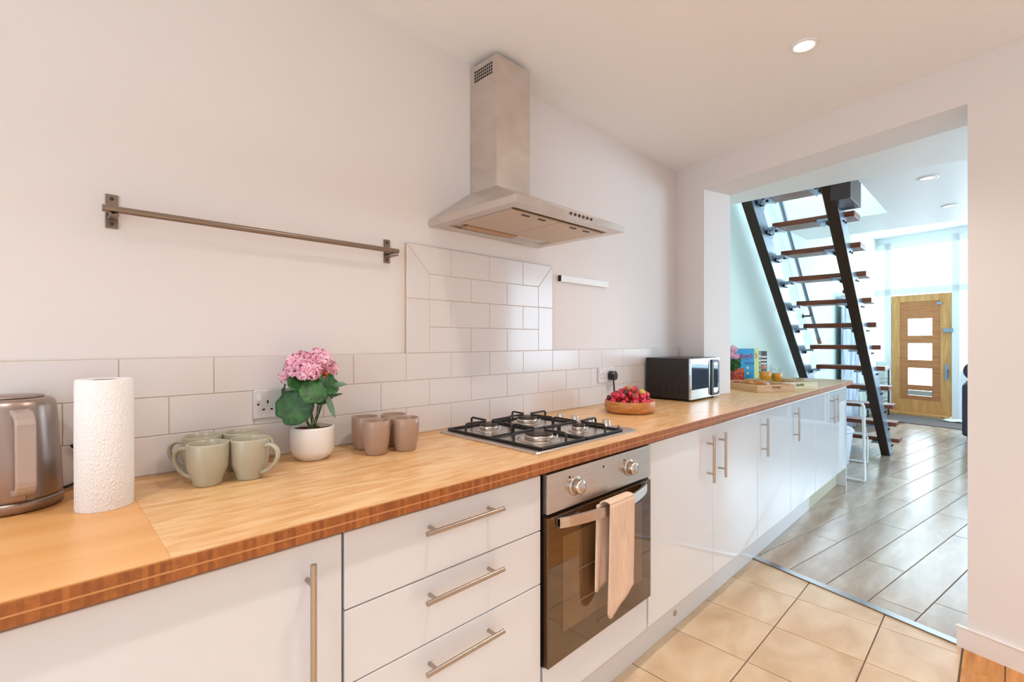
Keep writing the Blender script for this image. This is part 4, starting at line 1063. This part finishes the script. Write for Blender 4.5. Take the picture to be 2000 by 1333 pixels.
# sofa: far side edge and seat
t = thing('sofa', 'charcoal fabric sofa just visible at the edge of the opening', 'sofa', (8.1, -2.0, 0))
MB().box(7.86, 8.74, -1.46, -1.20, .12, .745).build('armrest', M['sofa'], t, bevel=.035, seg=4)
MB().box(7.88, 8.1, -3.2, -1.462, .12, .80).build('backrest', M['sofa'], t, bevel=.04, seg=4)
MB().box(8.102, 8.74, -3.2, -1.462, .12, .42).build('seat_base', M['sofa'], t, bevel=.03, seg=3)
for x in (7.93, 8.66):
    for y in (-1.27, -3.1): MB().lathe([(.022, 0), (.03, .12)], (x, y, 0), 14).build('leg', M['blackp'], t)
o = MB().ball((8.35, -1.33, .880), .13, 0, sx=.6, sy=1.1, sz=1.0, n=20).build('cushion', M['sofa']); tag(o, 'rounded dark cushion on top of the sofa arm', 'cushion')
# curtain on its pole
t = thing('curtain', 'blue-grey striped curtain hanging on the left wall behind the stairs', 'curtain', (8.25, -.03, 1.0))
def cf(u, v): return (7.75+u*.98, -.03+.028*math.sin(u*44), 1.88-v*1.86)
MB().grid(cf, 110, 6).build('curtain_cloth', M['curtain'], t, solid=.003)
MB().tube([(7.8, -.045, 1.91), (8.85, -.045, 1.91)], .012, 10).ball((7.78, -.045, 1.93), .03, n=10).build('curtain_pole', M['blackp'], t)
t = thing('wall_mirror', 'narrow wood-framed mirror on the wall beside the curtain', 'mirror', (8.95, .04, 1.1))
for a in ((8.78, 8.90, .02, .058, .80, 1.55), (9.1, 9.2, .02, .058, .80, 1.55), (8.90, 9.1, .02, .058, .80, .88), (8.90, 9.1, .02, .058, 1.47, 1.55)):
    MB().box(*a).build('frame_bar', M['dooroak'], t)
MB().box(8.9, 9.1, .03, .05, .88, 1.47).build('mirror_glass', M['mirror'], t)
# black wire stand
t = thing('wire_rack', 'black metal wire rack standing left of the front door', 'rack', (10.0, -.1, 0))
ra, rb = Vector((9.62, -.005, 0)), Vector((10.22, -.195, 0)); rd = Vector((.12, .1, 0)); Z = Vector((0, 0, 1))
for p in (ra, rb): MB().tube([p+Z*.011, p+Z*.80], .013, 8).build('upright', M['blackp'], t)
mb = MB()
for z in (.10, .26, .42, .58): mb.tube([ra+Z*z, ra+(rb-ra)*.5+Z*(z-.03), rb+Z*z], .007, 6); mb.tube([ra+Z*(z+.05), rb+Z*(z+.05)], .005, 6)
mb.build('shelf_wire', M['blackp'], t)
# white metal frame stand at the end of the cabinets
t = thing('frame_stand', 'white tubular metal trestle stand beside the cabinet end', 'stand', (5.6, -.5, 0))
for x, y in ((5.235, -.685), (5.27, -.12), ):
    pass
def tubes(pts, nm='frame_tube', r=.011): MB().tube(fillet(pts, .05, 5), r, 10).build(nm, M['whitep'], t)
tubes([(5.23, -.08, .012), (5.23, -.08, .705), (5.23, -.68, .705), (5.23, -.68, .012)], r=.009)
tubes([(5.27, -.66, .70), (5.27, -.68, .012)], 'leg', r=.010)
MB().tube([(5.23, -.08, .014), (5.23, -.68, .014)], .011, 10).build('foot_bar', M['whitep'], t)
tubes([(6.06, -.08, .012), (6.06, -.08, .30), (6.06, -.57, .30), (6.06, -.57, .012)], r=.008)
MB().tube([(6.06, -.08, .012), (6.06, -.57, .012)], .011, 10).build('foot_bar', M['whitep'], t)
MB().tube([(5.23, -.66, .60), (6.06, -.57, .28)], .006, 8).build('tie_bar', M['whitep'], t)
# bin
t = thing('pedal_bin', 'white pedal bin with domed lid standing beyond the cabinets', 'bin', (5.86, -.355, 0))
MB().lathe([(.095, 0), (.10, .004), (.135, .31), (.135, .325)], (5.86, -.345, 0), 40).build('bin_body', M['binw'], t)
MB().lathe([(.147, .327), (.150, .335), (.150, .355), (.11, .385), (.0001, .395)], (5.86, -.345, 0), 40).build('bin_lid', M['binw'], t)
